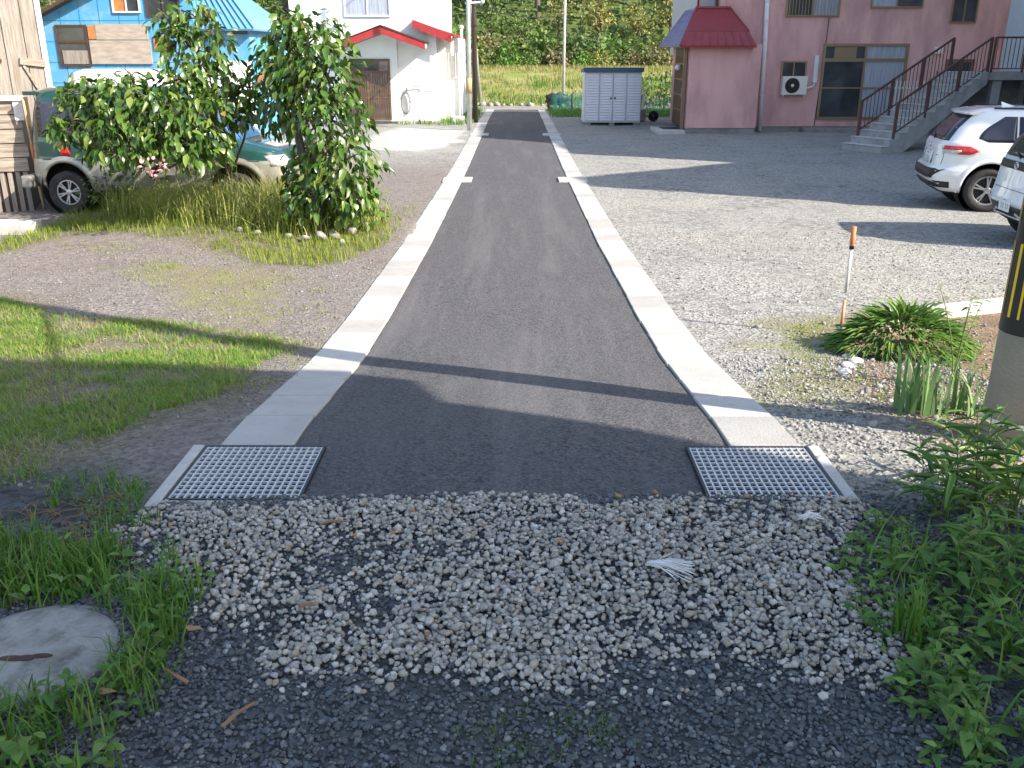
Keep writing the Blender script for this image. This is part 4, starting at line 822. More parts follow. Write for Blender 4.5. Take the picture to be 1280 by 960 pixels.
# ------------------------------------------------------------------ building helpers
def window(parent, x0, x1, z0, z1, y, frame, panes=2, glass=None, bars=0, split=None, fw=.05, depth=.05, sill=True, name='window'):
    """window on a wall facing -Y at y; frame as part, panes as sub-parts"""
    m = MB(); yo = y-depth
    for b_ in (((x0-fw, yo, z0-fw), (x0, y+.03, z1+fw)), ((x1, yo, z0-fw), (x1+fw, y+.03, z1+fw)), ((x0, yo, z1), (x1, y+.03, z1+fw)), ((x0, yo-.01, z0-fw), (x1, y+.03, z0))): m.box(*b_)
    for i in range(1, panes): xx = x0+(x1-x0)*i/panes; m.box((xx-fw*.4, yo+.008, z0+.001), (xx+fw*.4, y+.02, z1-.001))
    if split: m.box((x0+.001, yo+.003, split-fw*.6), (x1-.001, y+.02, split+fw*.6))
    for i in range(bars): xx = x0+(x1-x0)*(i+.5)/bars; m.box((xx-.008, yo-.05, z0), (xx+.008, yo-.035, z1))
    if bars: m.box((x0-.02, yo-.055, z0-.02), (x1+.02, yo-.03, z0)); m.box((x0-.02, yo-.055, z1), (x1+.02, yo-.03, z1+.02))
    o = m.build(name, frame, parent)
    gl = glass if isinstance(glass, list) else [glass or mt['glass']]*panes
    for i in range(panes):
        a = x0+(x1-x0)*i/panes; b_ = x0+(x1-x0)*(i+1)/panes; m = MB(); m.box((a+.004, y-.014, z0+.003), (b_-.004, y-.006, z1-.003)); m.build('pane', gl[i], o)
    return o
def X(px, py, Y): return onY(px, py, Y).x
def Zp(px, py, Y): return onY(px, py, Y).z

# ------------------------------------------------------------------ white house
def white_house():
    Y = 36.6; x1 = X(548, 150, Y); x0 = X(368, 100, Y); g0 = -.02
    r = empty('white_house', (0, 0, 0), 'white rendered house with red porch fascia on the left of the lane', 'house')
    zb = Zp(500, 151, Y)
    m = MB(); m.box((x0, Y, zb), (x1, Y+9, 6.4)); m.build('wall', mt['white_wall'], r)
    m = MB(); m.box((x0-.02, Y-.05, g0-.4), (x1+.03, Y+9.02, zb-.003)); m.build('foundation', mt['concrete'], r)
    m = MB(); xm = (x0+x1)/2
    m.prism([(x0-.5, Y-.5, 6.3), (xm, Y-.5, 8.2), (x1+.5, Y-.5, 6.3), (x1+.5, Y-.5, 6.15), (xm, Y-.5, 8.0), (x0-.5, Y-.5, 6.15)], (0, 10, 0)); m.prism([(x0, Y+.01, 6.402), (xm, Y+.01, 7.95), (x1, Y+.01, 6.402)], (0, 8.9, 0)); m.build('roof', mt['red_metal'], r)
    # porch: projecting block with red gable
    yp = Y-.75; px0, px1 = X(408, 120, yp), X(497, 148, yp); pk = (X(475, 33, yp-.4), Zp(475, 33, yp-.4)); pr = (X(531, 53, yp-.4), Zp(531, 53, yp-.4)); sl = (pk[1]-pr[1])/(pr[0]-pk[0]); pl = (pk[0]-2.05, pk[1]-sl*2.05)
    m = MB(); wz = lambda x: pk[1]-.22-sl*abs(x-pk[0])
    wx1 = x1-.35
    m.prism([(px0, yp+.55, zb), (px1, yp+.55, zb), (px1, yp+.55, wz(px1)), (pk[0], yp+.55, wz(pk[0])), (px0, yp+.55, wz(px0))], (0, .195, 0)); m.build('porch_wall', mt['white_wall'], r)
    def rake(name, a, b_, yf, dep, th, mat):
        m = MB(); m.prism([(a[0], yf, a[1]), (b_[0], yf, b_[1]), (b_[0], yf, b_[1]-th), (a[0], yf, a[1]-th)], (0, dep, 0)); return m.build(name, mat, r)
    f = rake('porch_fascia', pk, pr, yp-.42, .03, .24, mt['red_metal']); f = rake('porch_fascia', pl, (pk[0]-.001, pk[1]), yp-.42, .03, .24, mt['red_metal'])
    m = MB(); m.prism([(pl[0], yp-.385, pl[1]-.02), (pk[0], yp-.385, pk[1]-.02), (pr[0], yp-.385, pr[1]-.02), (pr[0], yp-.385, pr[1]-.20), (pk[0], yp-.385, pk[1]-.20), (pl[0], yp-.385, pl[1]-.20)], (0, 1.12, 0)); m.build('porch_soffit', mt['concrete'], r)
    m = MB(); m.prism([(pl[0]-.05, yp-.45, pl[1]+.012), (pk[0], yp-.45, pk[1]+.055), (pr[0]+.05, yp-.45, pr[1]+.012), (pr[0]+.05, yp-.45, pr[1]-.01), (pk[0], yp-.45, pk[1]+.02), (pl[0]-.05, yp-.45, pl[1]-.01)], (0, 1.18, 0)); m.build('porch_roof', mt['dark_wood'], r)
    # sliding lattice door
    dx0, dx1 = X(437, 150, yp+.55), X(488, 150, yp+.55); dz0, dz1, dzt = Zp(488, 150, yp+.5), Zp(488, 90, yp+.5), Zp(488, 76, yp+.5)
    m = MB(); yy = yp+.55
    m.box((dx0-.07, yy-.06, dz0), (dx0, yy-.002, dzt+.07)); m.box((dx1, yy-.06, dz0), (dx1+.07, yy-.002, dzt+.07)); m.box((dx0, yy-.06, dzt), (dx1, yy-.002, dzt+.07)); m.box((dx0, yy-.055, dz1-.03), (dx1, yy-.002, dz1+.04)); m.box((dx0, yy-.05, dz0), (dx1, yy-.002, dz0+.07))
    n = 17
    for i in range(n): xx = dx0+(dx1-dx0)*(i+.5)/n; m.box((xx-.018, yy-.045, dz0+.07), (xx+.018, yy-.015, dz1-.03))
    m.box((dx0, yy-.05, dz0+.80), (dx1, yy-.012, dz0+.84)); m.box(((dx0+dx1)/2-.04, yy-.052, dz0+.07), ((dx0+dx1)/2+.04, yy-.01, dz1-.03))
    d = m.build('door', M('brown_door', (.17, .095, .06), (.11, .06, .04), 5, 4, .5), r); m = MB(); m.box((dx0+.003, yy-.012, dz0+.05), (dx1-.003, yy-.004, dzt-.002)); m.build('pane', M('door_glass', (.30, .25, .20), (.16, .13, .11), 4, 4, .3), d)
    m = MB(); m.box((dx0+.02, yy-.024, dz1+.05), (dx1-.35, yy-.016, dzt-.02)); m.build('transom', mt['glass'], d)
    window(r, X(432, 10, Y), X(486, 10, Y), Zp(460, 19, Y), Zp(460, -26, Y), Y, mt['pvc'], 2, [mt['curtain'], mt['curtain']], fw=.06, name='upper_window')
    # right lean-to with red fascia
    a = (X(515, 25, Y-.5), Zp(515, 25, Y-.5)); b_ = (X(564, 44, Y-.5), Zp(564, 44, Y-.5)); rake('side_fascia', a, b_, Y-.5, .03, .25, mt['red_metal'])
    m = MB(); m.prism([(a[0], Y-.46, a[1]+.02), (b_[0]+.1, Y-.46, b_[1]+.02), (b_[0]+.1, Y-.46, b_[1]-.06), (a[0], Y-.46, a[1]-.06)], (0, 7.8, 0)); m.build('side_roof', mt['red_metal'], r)
    xs = X(574, 140, Y+1.2); m = MB(); m.box((x1+.002, Y+1.2, g0-.2), (xs, Y+6.5, b_[1]-.07)); m.build('side_wall', mt['white_wall'], r)
    sxx = X(553, 100, Y+1.19); 
    m = MB()
    for k in range(7): xx = X(558, 80, Y+1.15)+k*.09; m.box((xx-.012, Y+1.10, Zp(558, 96, Y+1.15)), (xx+.012, Y+1.13, Zp(558, 66, Y+1.15)))
    m.box((X(558, 80, Y+1.15)-.05, Y+1.10, Zp(558, 97, Y+1.15)), (X(558, 80, Y+1.15)+.6, Y+1.14, Zp(558, 96, Y+1.15))); m.build('window_grille', mt['ac'], r)
    m = MB(); xp = X(577, 40, Y+.9); m.tube([(xp, Y+.9, Zp(577, 34, Y+.9)), (xp-.05, Y+.9, 1.6), (xp-.05, Y+.9, 0)], .05, 8); m.ball((xp, Y+.9, Zp(577, 34, Y+.9)), .08); m.build('downpipe', mt['pvc'], r)
    m = MB(); m.box((X(566, 150, Y+.3), Y+.2, g0-.1), (X(580, 150, Y+.3), Y+.8, .25)); m.build('step', mt['concrete'], r)
    # left wing with steep brown rake
    wy = Y+1.0; A = (X(316, 60, wy-.4), Zp(316, 60, wy-.4)); B = (X(366, -6, wy-.4), Zp(366, -6, wy-.4)); wx0 = X(330, 100, wy)
    m = MB(); m.prism([(A[0]+.35, wy, g0-.3), (x0-.002, wy, g0-.3), (x0-.002, wy, B[1]-.4), (A[0]+.35, wy, A[1]+.10)], (0, 7, 0)); m.build('wing_wall', mt['plywood'], r)
    m = MB(); m.prism([(A[0], wy-.4, A[1]), (B[0]-.05, wy-.4, B[1]), (B[0]-.05, wy-.4, B[1]-.22), (A[0]+.05, wy-.4, A[1]-.16)], (0, 7.6, 0)); m.build('wing_roof', mt['dark_wood'], r)
    m = MB(); vx = X(421, 32, Y); m.lathe([(.0, -.14), (.07, -.12), (.085, -.02), (.085, 0)], (vx, Y, Zp(421, 32, Y)), 'y', 12); m.build('vent_hood', mt['alloy'], r)
    return r
white_house()
# hose hanging on the white wall
h = onY(505, 128, 35.9); r = empty('hose_reel', h, 'grey hose coiled on a bracket on the white wall beside the lattice door', 'hose')
m = MB()
for k in range(4): m.tube([(.17*(1-.07*k)*cos(a)*1.1, .62-.02*k, .42*(1-.05*k)*sin(a)-.05) for a in np.linspace(0, 2*pi, 25)], .014, 5)
m.build('coil', mt['concrete_dark'], r)
m = MB(); m.bar((.05, .60, .50), (.05, .66, .35), .05); m.bar((.10, .6, .52), (.62, .62, .56), .03); m.bar((.62, .62, .56), (.66, .62, .46), .03); m.bar((.8, .64, .46), (1.1, .64, .46), .02); m.build('bracket', mt['concrete_dark'], r)

# ------------------------------------------------------------------ pink house
def pink_house():
    Y = 33.2; r = empty('pink_house', (0, 0, 0), 'two-storey pink rendered house in shade behind the parked cars', 'house')
    xl = X(909, 8, Y); xr = X(1262, 50, Y); zb = Zp(1000, 158, Y); ze = 6.3
    m = MB(); m.box((xl, Y, zb), (xr, Y+8, ze)); m.build('wall', mt['pink'], r)
    m = MB(); m.box((xl+.03, Y+.03, -.4), (xr, Y+7.9, zb-.002)); m.build('foundation', mt['concrete_dark'], r)
    m = MB(); m.prism([(xl-.6, Y-.6, ze+.002), (xl-.6, Y+8.6, ze+.002), (xl-.6, Y+4, ze+2.2)], (xr-xl+1.2, 0, 0)); m.build('roof', mt['red_metal'], r)
    # grey-clad left annex visible above the entry roof
    ax0 = X(872, 5, Y+1.5); m = MB(); m.box((ax0, Y+1.5, 2.5), (xl-.003, Y+7, 6.0)); m.build('annex_wall', mt['grey_siding'], r)
    window(r, X(895, 3, Y+1.5), X(906, 3, Y+1.5), Zp(900, 8, Y+1.5), Zp(900, -12, Y+1.5), Y+1.5, mt['bronze'], 1, bars=4, name='annex_window')
    # entry block
    ye = 32.1; e0, e1 = X(857, 150, ye), X(945, 150, ye); zt = Zp(900, 57, ye); yb = 36.2; ezb = Zp(900, 160, ye)
    m = MB(); m.box((e0, ye, ezb), (e1, Y-.002, zt+.05)); m.build('entry_wall', mt['pink'], r)
    xe0 = e0+.12; m = MB(); m.box((xe0, Y-.001, ezb), (xl-.001, yb, zt+.05)); m.build('entry_side_wall', mt['pink'], r)
    m = MB(); m.box((e0+.03, ye+.03, -.35), (e1-.02, Y-.004, ezb-.002)); m.build('entry_foundation', mt['concrete_dark'], r)
    # dark lattice door wall facing left
    m = MB(); m.box((e0-.03, ye+.25, ezb), (e0-.004, ye+2.6, zt-.05)); 
    d = m.build('door', mt['dark_wood'], r); m = MB()
    for k in range(14): yy = ye+.35+k*.16; m.box((e0-.055, yy, ezb+.05), (e0-.031, yy+.05, zt-.35))
    for zz in (.5, 1.0, 1.5, 2.0): m.box((e0-.06, ye+.27, ezb+zz), (e0-.0315, ye+2.55, ezb+zz+.05))
    m.build('lattice', mt['brown_alu'], d); m = MB(); m.box((e0-.09, ye+.62, ezb+.95), (e0-.06, ye+.68, ezb+1.25)); m.build('handle', mt['alloy'], d)
    m = MB(); m.box((e0-.16, ye+.05, ezb-.02), (e0-.06, ye+.17, zt-.02)); m.build('porch_post', mt['brown_alu'], r)
    m = MB(); c = onY(840, 84, ye+1.8); m.ball((e0-.16, ye+1.2, c.z), .10); m.build('globe_lamp', mt['lamp_globe'], r)
    # hipped entry roof
    E0, E1, yf = X(855, 57, ye-.35), X(946, 57, ye-.35), ye-.35; yk = yb+.3; z0 = zt; z1 = Zp(880, 10, ye+1.0)
    EL = E0-.12
    R0, R1 = X(871, 8, ye+1.0), X(912, 12, Y)
    m = MB(); A = (EL, yf, z0); B = (E1, yf, z0); Cc = (E1, Y-.01, z0); D = (EL, yk, z0); T0 = (R0, ye+1.0, z1); T1 = (R1, ye+1.0, z1); T2 = (R1, Y-.01, z1); T3 = (R0, yk-1.2, z1)
    kz = .30; 
    def mixp(p, q, t): return tuple(p[i]+(q[i]-p[i])*t for i in range(3))
    A2, B2 = mixp(A, T0, kz), mixp(B, T1, kz); A2 = (A2[0], A2[1]-.04, A2[2]+.08); B2 = (B2[0], B2[1]-.04, B2[2]+.08)
    m.add([A, B, B2, A2], [(0, 1, 2, 3)]); m.add([A2, B2, T1, T0], [(0, 1, 2, 3)]); m.add([B, Cc, T2, T1, B2], [(0, 1, 2, 3, 4)]); m.add([T0, T1, T2, (R0, Y-.01, z1)], [(0, 1, 2, 3)])
    m.cur = 1; m.add([D, A, A2, T0, T3], [(0, 1, 2, 3, 4)]); m.cur = 0; m.add([D, T3, (xl-.01, yk-1.2, z1), (xl-.01, yk, z0)], [(0, 1, 2, 3)]); m.add([T0, T3, (xl-.01, yk-1.2, z1), (xl-.01, ye+1.0, z1)], [(0, 1, 2, 3)])
    o = m.build('entry_roof', [mt['maroon'], mt['tile_violet']], r); so = o.modifiers.new('s', 'SOLIDIFY'); so.thickness = .05
    m = MB(); n = 9      # seams on the flared lower course and battens
    for i in range(n): t = (i+.5)/n; m.bar(mixp(A, B, t), mixp(A2, B2, t), .02, .03, (0, -1, 0))
    m.bar(mixp(A2, B2, 0), mixp(A2, B2, 1), .03, .03); m.bar(A, (T0[0], T0[1], T0[2]+.02), .06, .05); m.bar(B2, T1, .05, .05)
    m.bar((T0[0]-.03, T0[1], T0[2]+.02), (T1[0], T1[1], T1[2]+.02), .12, .07); m.build('roof_trim', mt['maroon'], o)
    m = MB()
    for i in range(12):
        t = (i+.5)/12; p = mixp(D, A, t); q_ = mixp(T3, T0, t); m.bar(p, q_, .03, .035, (-1, 0, .5))
    for j in range(8):
        t = (j+.5)/8; m.bar(mixp(D, T3, t), mixp(A, T0, t), .02, .03, (-1, 0, .5))
    m.build('tile_ribs', mt['tile_violet'], o)
    m = MB(); m.box((E0-.08, yf+.02, z0-.06), (E1, Y-.012, z0-.005)); m.build('soffit', mt['red_metal'], r)
    m = MB(); c = onY(873, 6, ye+1.0); m.tube([(c.x, ye+1.05, z1), (c.x, ye+1.05, z1+1.2)], .035, 8); m.build('roof_pipe', mt['red_metal'], r)
    # door step
    a = onG(838, 172); m = MB(); m.box((e0-.95, ye-.3, -.1), (e0-.04, ye+1.6, .13)); m.build('door_step', mt['concrete'], r, bevel=.01)
    m = MB(); m.box((e0-.7, ye+.3, .131), (e0-.1, ye+1.2, .15)); m.build('door_mat', mt['black'], r)
    # downpipe
    m = MB(); xp = X(947, 150, ye-.05); top = onY(960, -12, Y-.12)
    bx_ = onY(950, 158, Y-.12); m.tube([(bx_.x, Y-.12, .02), tuple(Vector((bx_.x, Y-.12, .02)).lerp(top, .5)), tuple(top)], .075, 10)
    for zz in (1.2, 1.75, 2.3, 3.0, 3.6, 4.2): m.lathe([(.085, -.03), (.085, .03)], (bx_.x+(top.x-bx_.x)*zz/top.z, Y-.12, zz), 'z', 12)
    m.build('downpipe', mt['pvc'], r)
    # windows
    window(r, X(984, 10, Y), X(1048, 10, Y), Zp(1016, 19, Y), Zp(1016, -25, Y), Y, mt['bronze'], 2, [mt['glass'], mt['curtain']], bars=16, name='barred_window')
    window(r, X(1090, 5, Y), X(1152, 5, Y), Zp(1120, 8, Y), Zp(1120, -35, Y), Y, mt['bronze'], 2, [mt['curtain'], mt['glass']], name='upper_window')
    window(r, X(1192, 5, Y), X(1221, 5, Y), Zp(1205, 27, Y), Zp(1205, -25, Y), Y, mt['bronze'], 2, name='narrow_window')
    window(r, X(978, 85, Y), X(1006, 85, Y), Zp(990, 96, Y), Zp(990, 78, Y), Y, mt['bronze'], 2, name='small_window')
    zw0, zw1, zs = Zp(1075, 146, Y), Zp(1075, 58, Y), Zp(1075, 75, Y); wx0, wx1 = X(1027, 110, Y), X(1126, 110, Y); w = window(r, wx0, wx1, zw0, zw1, Y, mt['bronze'], 2, [mt['glass'], mt['curtain']], split=zs, fw=.09, name='large_window')
    m = MB(); zm = Zp(1075, 110, Y); m.box((wx0+.002, Y-.045, zm-.025), (wx1-.002, Y-.016, zm+.025)); m.box((wx0+.3, Y-.022, zs+.06), (wx0+1.05, Y-.0145, zw1-.02)); m.build('mullion', mt['bronze'], w)
    m = MB(); m.box((wx0-.6, Y-.5, -.05), (xr-3.2, Y-.05, .14)); m.build('plinth_step', mt['concrete_dark'], r, bevel=.01)
    c = onY(1174, 64, Y-.1); m = MB(); m.add([(c.x-.12, Y-.002, c.z+.12), (c.x+.12, Y-.002, c.z+.12), (c.x+.12, Y-.002, c.z-.08), (c.x-.12, Y-.002, c.z-.08), (c.x-.09, Y-.16, c.z+.03), (c.x+.09, Y-.16, c.z+.03), (c.x+.11, Y-.16, c.z-.08), (c.x-.11, Y-.16, c.z-.08)], [(0, 1, 5, 4), (4, 5, 6, 7), (0, 4, 7, 3), (1, 2, 6, 5), (3, 7, 6, 2)]); m.build('vent_hood', mt['ac'], r)
    xx = X(1181, 90, Y); m = MB(); m.box((xx, Y-.04, zb), (xx+.95, Y-.005, Zp(1181, 74, Y))); d = m.build('side_door', mt['brown_alu'], r); m = MB(); m.box((xx+.12, Y-.05, zb+.9), (xx+.83, Y-.041, Zp(1181, 78, Y))); m.build('pane', mt['glass'], d)
    m = MB(); xc = X(1036, 25, Y); m.tube([(xc, Y-.02, Zp(1036, 22, Y)), (xc-.03, Y-.02, Zp(1033, 70, Y)), (X(1018, 150, Y), Y-.02, zb)], .012, 5); m.build('cable', mt['black'], r)
    return r, Y
PH, PY = pink_house()
# air conditioner on the pink wall
c = onY(993, 107, PY-.3); a = empty('air_conditioner', (c.x, PY-.02, c.z-.30), 'cream outdoor air conditioner unit fixed to the pink wall under the small window', 'air conditioner')
m = MB(); m.box((-.42, -.32, 0), (.42, -.04, .60)); m.build('casing', mt['ac'], a, bevel=.015)
m = MB(); m.lathe([(.235, -.335), (.25, -.322)], (-.08, 0, .30), 'y', 28)
for k in range(1, 7): m.tube([(-.08+.038*k*cos(t), -.335, .30+.038*k*sin(t)) for t in np.linspace(0, 2*pi, 25)], .004, 4)
for k in range(12): t = 2*pi*k/12; m.bar((-.08+.05*cos(t), -.335, .30+.05*sin(t)), (-.08+.235*cos(t), -.335, .30+.235*sin(t)), .006)
m.build('fan_grille', mt['alloy_dark'], a); m = MB(); m.lathe([(0, -.345), (.055, -.342), (.055, -.325)], (-.08, 0, .30), 'y', 16); m.build('fan_hub', mt['ac'], a)
m = MB(); m.lathe([(0, -.3225), (.235, -.3225)], (-.08, 0, .30), 'y', 28); m.build('fan_opening', mt['black'], a)
m = MB(); m.bar((-.35, -.33, -.03), (-.35, .0, -.03), .04); m.bar((.35, -.33, -.03), (.35, .0, -.03), .04); m.build('bracket', mt['galv'], a)
m = MB(); xa = X(1019, 85, PY)-c.x; zt, zb_ = Zp(1019, 69, PY)-(c.z-.30), Zp(1016, 103, PY)-(c.z-.30); m.box((xa-.07, -.09, zb_), (xa+.07, .015, zt)); m.tube([(xa, -.05, zb_), (xa-.02, -.06, zb_-.12), (.42, -.12, .18)], .035, 8); m.build('pipe_cover', mt['pvc'], a, bevel=.01)

# ------------------------------------------------------------------ concrete stairs
def stairs():
    g = onG(1100, 192); A = radians(28); W_ = 1.35; n = 12; xt = X(1228, 95, g.y+2.2); L_ = (xt-g.x)/cos(A); zt = 2.06-g.z; run = L_/n; rise = zt/n
    r = empty('outdoor_stairs', g, 'grey concrete outdoor stairs with brown railings rising to a landing on the right', 'stairs')
    MT = Matrix.Rotation(A, 4, 'Z'); T = lambda u, v, z: MT @ Vector((u, v, z)); wd = tuple(T(0, W_, 0))
    pts = [(0, -.15)]
    for i in range(n): pts += [(run*i, rise*(i+1)), (run*(i+1), rise*(i+1))]
    pts += [(run*n, zt-.30), (run*2.0, -.15)]
    m = MB(); m.prism([T(u, 0, z) for u, z in pts], wd); m.build('steps', mt['stair'], r, bevel=.008)
    m = MB()
    for i in range(n): m.box((run*i-.025, -.02, rise*(i+1)+.001), (run*(i+1)-.03, W_+.02, rise*(i+1)+.014), MT)
    m.build('treads', M('pale_concrete_tread', (.50, .50, .51), (.40, .41, .42), 6, 5, .85), r)
    P0, P1 = T(L_, -.05, 0), T(L_, W_+.1, 0); XR = 15.1-g.x-.003
    m = MB(); m.prism([(P0.x+.003, P0.y, zt-.20), (XR, P0.y, zt-.20), (XR, P1.y+.6, zt-.20), (P1.x+.003, P1.y+.6, zt-.20), (P1.x+.003, P1.y, zt-.20)], (0, 0, .20)); m.build('landing', mt['concrete_dark'], r)
    for px_, py_ in ((P0.x+.15, P0.y+.1), (P1.x+.3, P1.y+.2)): m = MB(); m.box((px_, py_, -.2), (px_+.25, py_+.25, zt-.203)); m.build('pillar', mt['concrete_dark'], r)
    m = MB(); m.box((P1.x, P1.y+.45, -.2), (XR, P1.y+.58, zt-.205)); m.build('back_wall', mt['concrete_dark'], r)
    def rail(v):
        m = MB(); a = T(run*1.5, v, rise*2+.02); b_ = T(L_, v, zt); H = Vector((0, 0, .92)); m.bar(a+H, b_+H, .045, .05); m.bar(a+Vector((0, 0, .14)), b_+Vector((0, 0, .14)), .03, .03)
        for k in range(4): p = a.lerp(b_, k/3); m.bar(p-Vector((0, 0, .1)), p+H, .06)
        k = 24
        for i in range(k): p = a.lerp(b_, (i+.5)/k); m.bar(p+Vector((0, 0, .14)), p+H, .016)
        return m.build('railing', mt['rail'], r)
    rail(.06); rail(W_-.06)
    m = MB(); p0, p1 = Vector((P0.x+.02, P0.y+.04, zt)), Vector((XR-.05, P0.y+.04, zt)); H = Vector((0, 0, .92)); m.bar(p0+H, p1+H, .045, .05); m.bar(p0+Vector((0, 0, .1)), p1+Vector((0, 0, .1)), .03)
    for k in range(3): p = p0.lerp(p1, k/2); m.bar(p, p+H, .05)
    for k in range(14): p = p0.lerp(p1, (k+.5)/14); m.bar(p+Vector((0, 0, .1)), p+H, .016)
    m.build('landing_railing', mt['rail'], r)
stairs()
# pale low picket fence and bicycle behind the stairs
def picket():
    y = 31.4; a, b_ = X(1115, 120, y), X(1186, 115, y); r = empty('picket_fence', (a, y, 0), 'low pale picket fence behind the concrete stairs', 'fence'); n = 16; h = Zp(1150, 101, y)
    m = MB()
    for i in range(n): x = (b_-a)*i/(n-1); m.box((x-.03, 0, .02), (x+.03, .02, h))
    m.build('pickets', mt['ac'], r); m = MB(); m.box((-.03, .022, .25), (b_-a+.03, .05, .31)); m.box((-.03, .022, h-.25), (b_-a+.03, .05, h-.19)); m.build('rail', mt['ac'], r)
picket()
def bicycle(loc, rz, label, col):
    r = empty('bicycle', loc, label, 'bicycle', rz=rz)
    for x in (-.52, .52):
        m = MB(); m.tube([(x+.32*cos(a), 0, .33+.32*sin(a)) for a in np.linspace(0, 2*pi, 29)], .018, 6)
        o = m.build('wheel', mt['rubber'], r); m = MB()
        for k in range(10): a = pi*k/5; m.bar((x, 0, .33), (x+.31*cos(a), 0, .33+.31*sin(a)), .004)
        m.build('spokes', mt['alloy'], o)
    m = MB(); bb = (-.08, 0, .30); st = (-.22, 0, .78); hd = (.36, 0, .80)
    for p, q_ in ((bb, st), (bb, hd), (st, hd), (bb, (-.52, 0, .33)), (st, (-.52, 0, .33)), (hd, (.52, 0, .33)), (hd, (.33, 0, .98))): m.tube([p, q_], .016, 6)
    m.build('frame', col, r); m = MB(); m.ball((-.25, 0, .86), (.13, .07, .04)); m.build('saddle', mt['black'], r); m = MB(); m.tube([(.20, .28, .98), (.36, .1, 1.0), (.36, -.1, 1.0), (.20, -.28, .98)], .014, 6); m.build('handlebar', mt['alloy'], r)
c = onY(1160, 120, 31.0); bicycle((c.x, 30.9, gzf(c.x, 30.9)), radians(10), 'dark bicycle leaning by the pale picket fence behind the stairs', mt['alloy_dark'])

# ------------------------------------------------------------------ apartment blocks that stand right of the lot (their shade falls across it)
def block(y_poly, x0, x1, label, name):
    r = empty(name, (x0, y_poly[0][0], 0), label, 'building'); y0 = y_poly[0][0]; m = MB(); m.prism([(0, y-y0, z) for y, z in y_poly], (x1-x0, 0, 0)); m.build('wall', mt['grey_siding'], r)
    ya, yb = min(p[0] for p in y_poly)-y0, max(p[0] for p in y_poly)-y0; top = min(z for y, z in y_poly if z > 1)
    zf = 1.0
    while zf+1.3 < top:
        y = ya+.9
        while y+1.6 < yb:
            m = MB(); m.box((-.05, y, zf), (-.003, y+1.5, zf+1.2)); w = m.build('window', mt['bronze'], r); m = MB(); m.box((-.06, y+.07, zf+.07), (-.051, y+1.43, zf+1.13)); m.build('pane', mt['glass'], w); y += 2.8
        zf += 2.8
    m = MB(); k = len(y_poly)
    for i in range(k):
        a, b_ = y_poly[i], y_poly[(i+1) % k]
        if a[1] > 1 and b_[1] > 1 and abs(a[0]-b_[0]) > .3: m.bar(((x1-x0)/2, a[0]-y0, a[1]+.06), ((x1-x0)/2, b_[0]-y0, b_[1]+.06), x1-x0+.1, .1)
    if m.v: m.build('roof', mt['shed_roof'], r)
block([(11.0, -.3), (11.0, 10.8), (12.2, 11.1), (17.75, 7.7), (17.75, -.3)], 15.1, 23, 'grey-sided building with a sloping roof standing right of the parking lot', 'apartment_building')
block([(17.8, -.3), (17.8, 10.8), (20.8, 11.1), (21.5, 12.9), (27.3, 13.1), (30.4, 10.9), (30.4, -.3)], 15.1, 25, 'tall grey-sided apartment building beside the stair landing', 'apartment_building')
# house behind the viewer
def rear_house():
    g = .75; y_poly = [(1.56, .4), (1.84, g+4.86), (1.76, g+6.1), (1.12, g+7.5), (-1.5, g+9.6), (-4.5, g+7.2), (-5.8, g+4.8), (-5.2, g+4.7), (-5.2, .4)]
    r = empty('house', (5.5, 0, 0), 'steep-roofed house standing behind the viewer to the right', 'house'); m = MB(); m.prism([(0, y, z) for y, z in y_poly], (8*.875, -8*.485, 0)); m.prism([(-.2, 1.84, g+4.80), (-.2, 2.42, g+4.92), (-.2, 1.80, g+6.15)], (.45, -.25, 0)); m.build('wall', mt['apartment'], r)
    for zf in (1.6, 4.0):
        for y in (-3.8, -1.2): m = MB(); m.box((-.05, y, zf), (-.003, y+1.5, zf+1.2)); w = m.build('window', mt['bronze'], r); m = MB(); m.box((-.06, y+.07, zf+.07), (-.051, y+1.43, zf+1.13)); m.build('pane', mt['glass'], w)
rear_house()

# ------------------------------------------------------------------ shed
def shed():
    Y = 36.0; x0, x1 = X(730, 152, Y), X(800, 152, Y); z0, z1 = Zp(765, 154, Y)+.02, Zp(765, 90, Y); W = x1-x0; D = 1.5
    r = empty('storage_shed', (x0, Y, 0), 'pale grey steel storage shed with louvred doors and dark blue roof', 'shed')
    m = MB(); m.box((0, .03, z0), (W, D, z1)); m.build('body', mt['shed'], r)
    xs = [.0, .26, .5, .74, 1.0]
    for i in range(4):
        a, b_ = W*xs[i]+.015, W*xs[i+1]-.015; m = MB(); m.box((a, -.02, z0+.04), (b_, .028, z1-.04)); k = 17
        for j in range(k): zz = z0+.08+(z1-z0-.16)*j/k; m.prism([(a+.03, -.02, zz), (a+.03, -.045, zz+.005), (a+.03, -.02, zz+.07)], (b_-a-.06, 0, 0))
        d = m.build('door' if i in (1, 2) else 'side_panel', mt['shed'], r, bevel=.003)
        if i in (1, 2): m = MB(); xx = b_-.06 if i == 1 else a+.06; m.ball((xx, -.06, (z0+z1)/2-.02), .035); m.build('handle', mt['black'], d)
    m = MB(); m.prism([(-.06, -.12, z1+.0), (-.06, D+.08, z1-.04), (-.06, D+.08, z1+.06), (-.06, -.12, z1+.16)], (W+.12, 0, 0)); m.build('roof', mt['shed_roof'], r, bevel=.01)
    for xx in (.05, W/2-.1, W-.25):
        for yy in (.05, D-.25): m = MB(); m.box((xx, yy, -.1), (xx+.2, yy+.2, z0-.002)); m.build('block', mt['concrete_dark'], r)
shed()
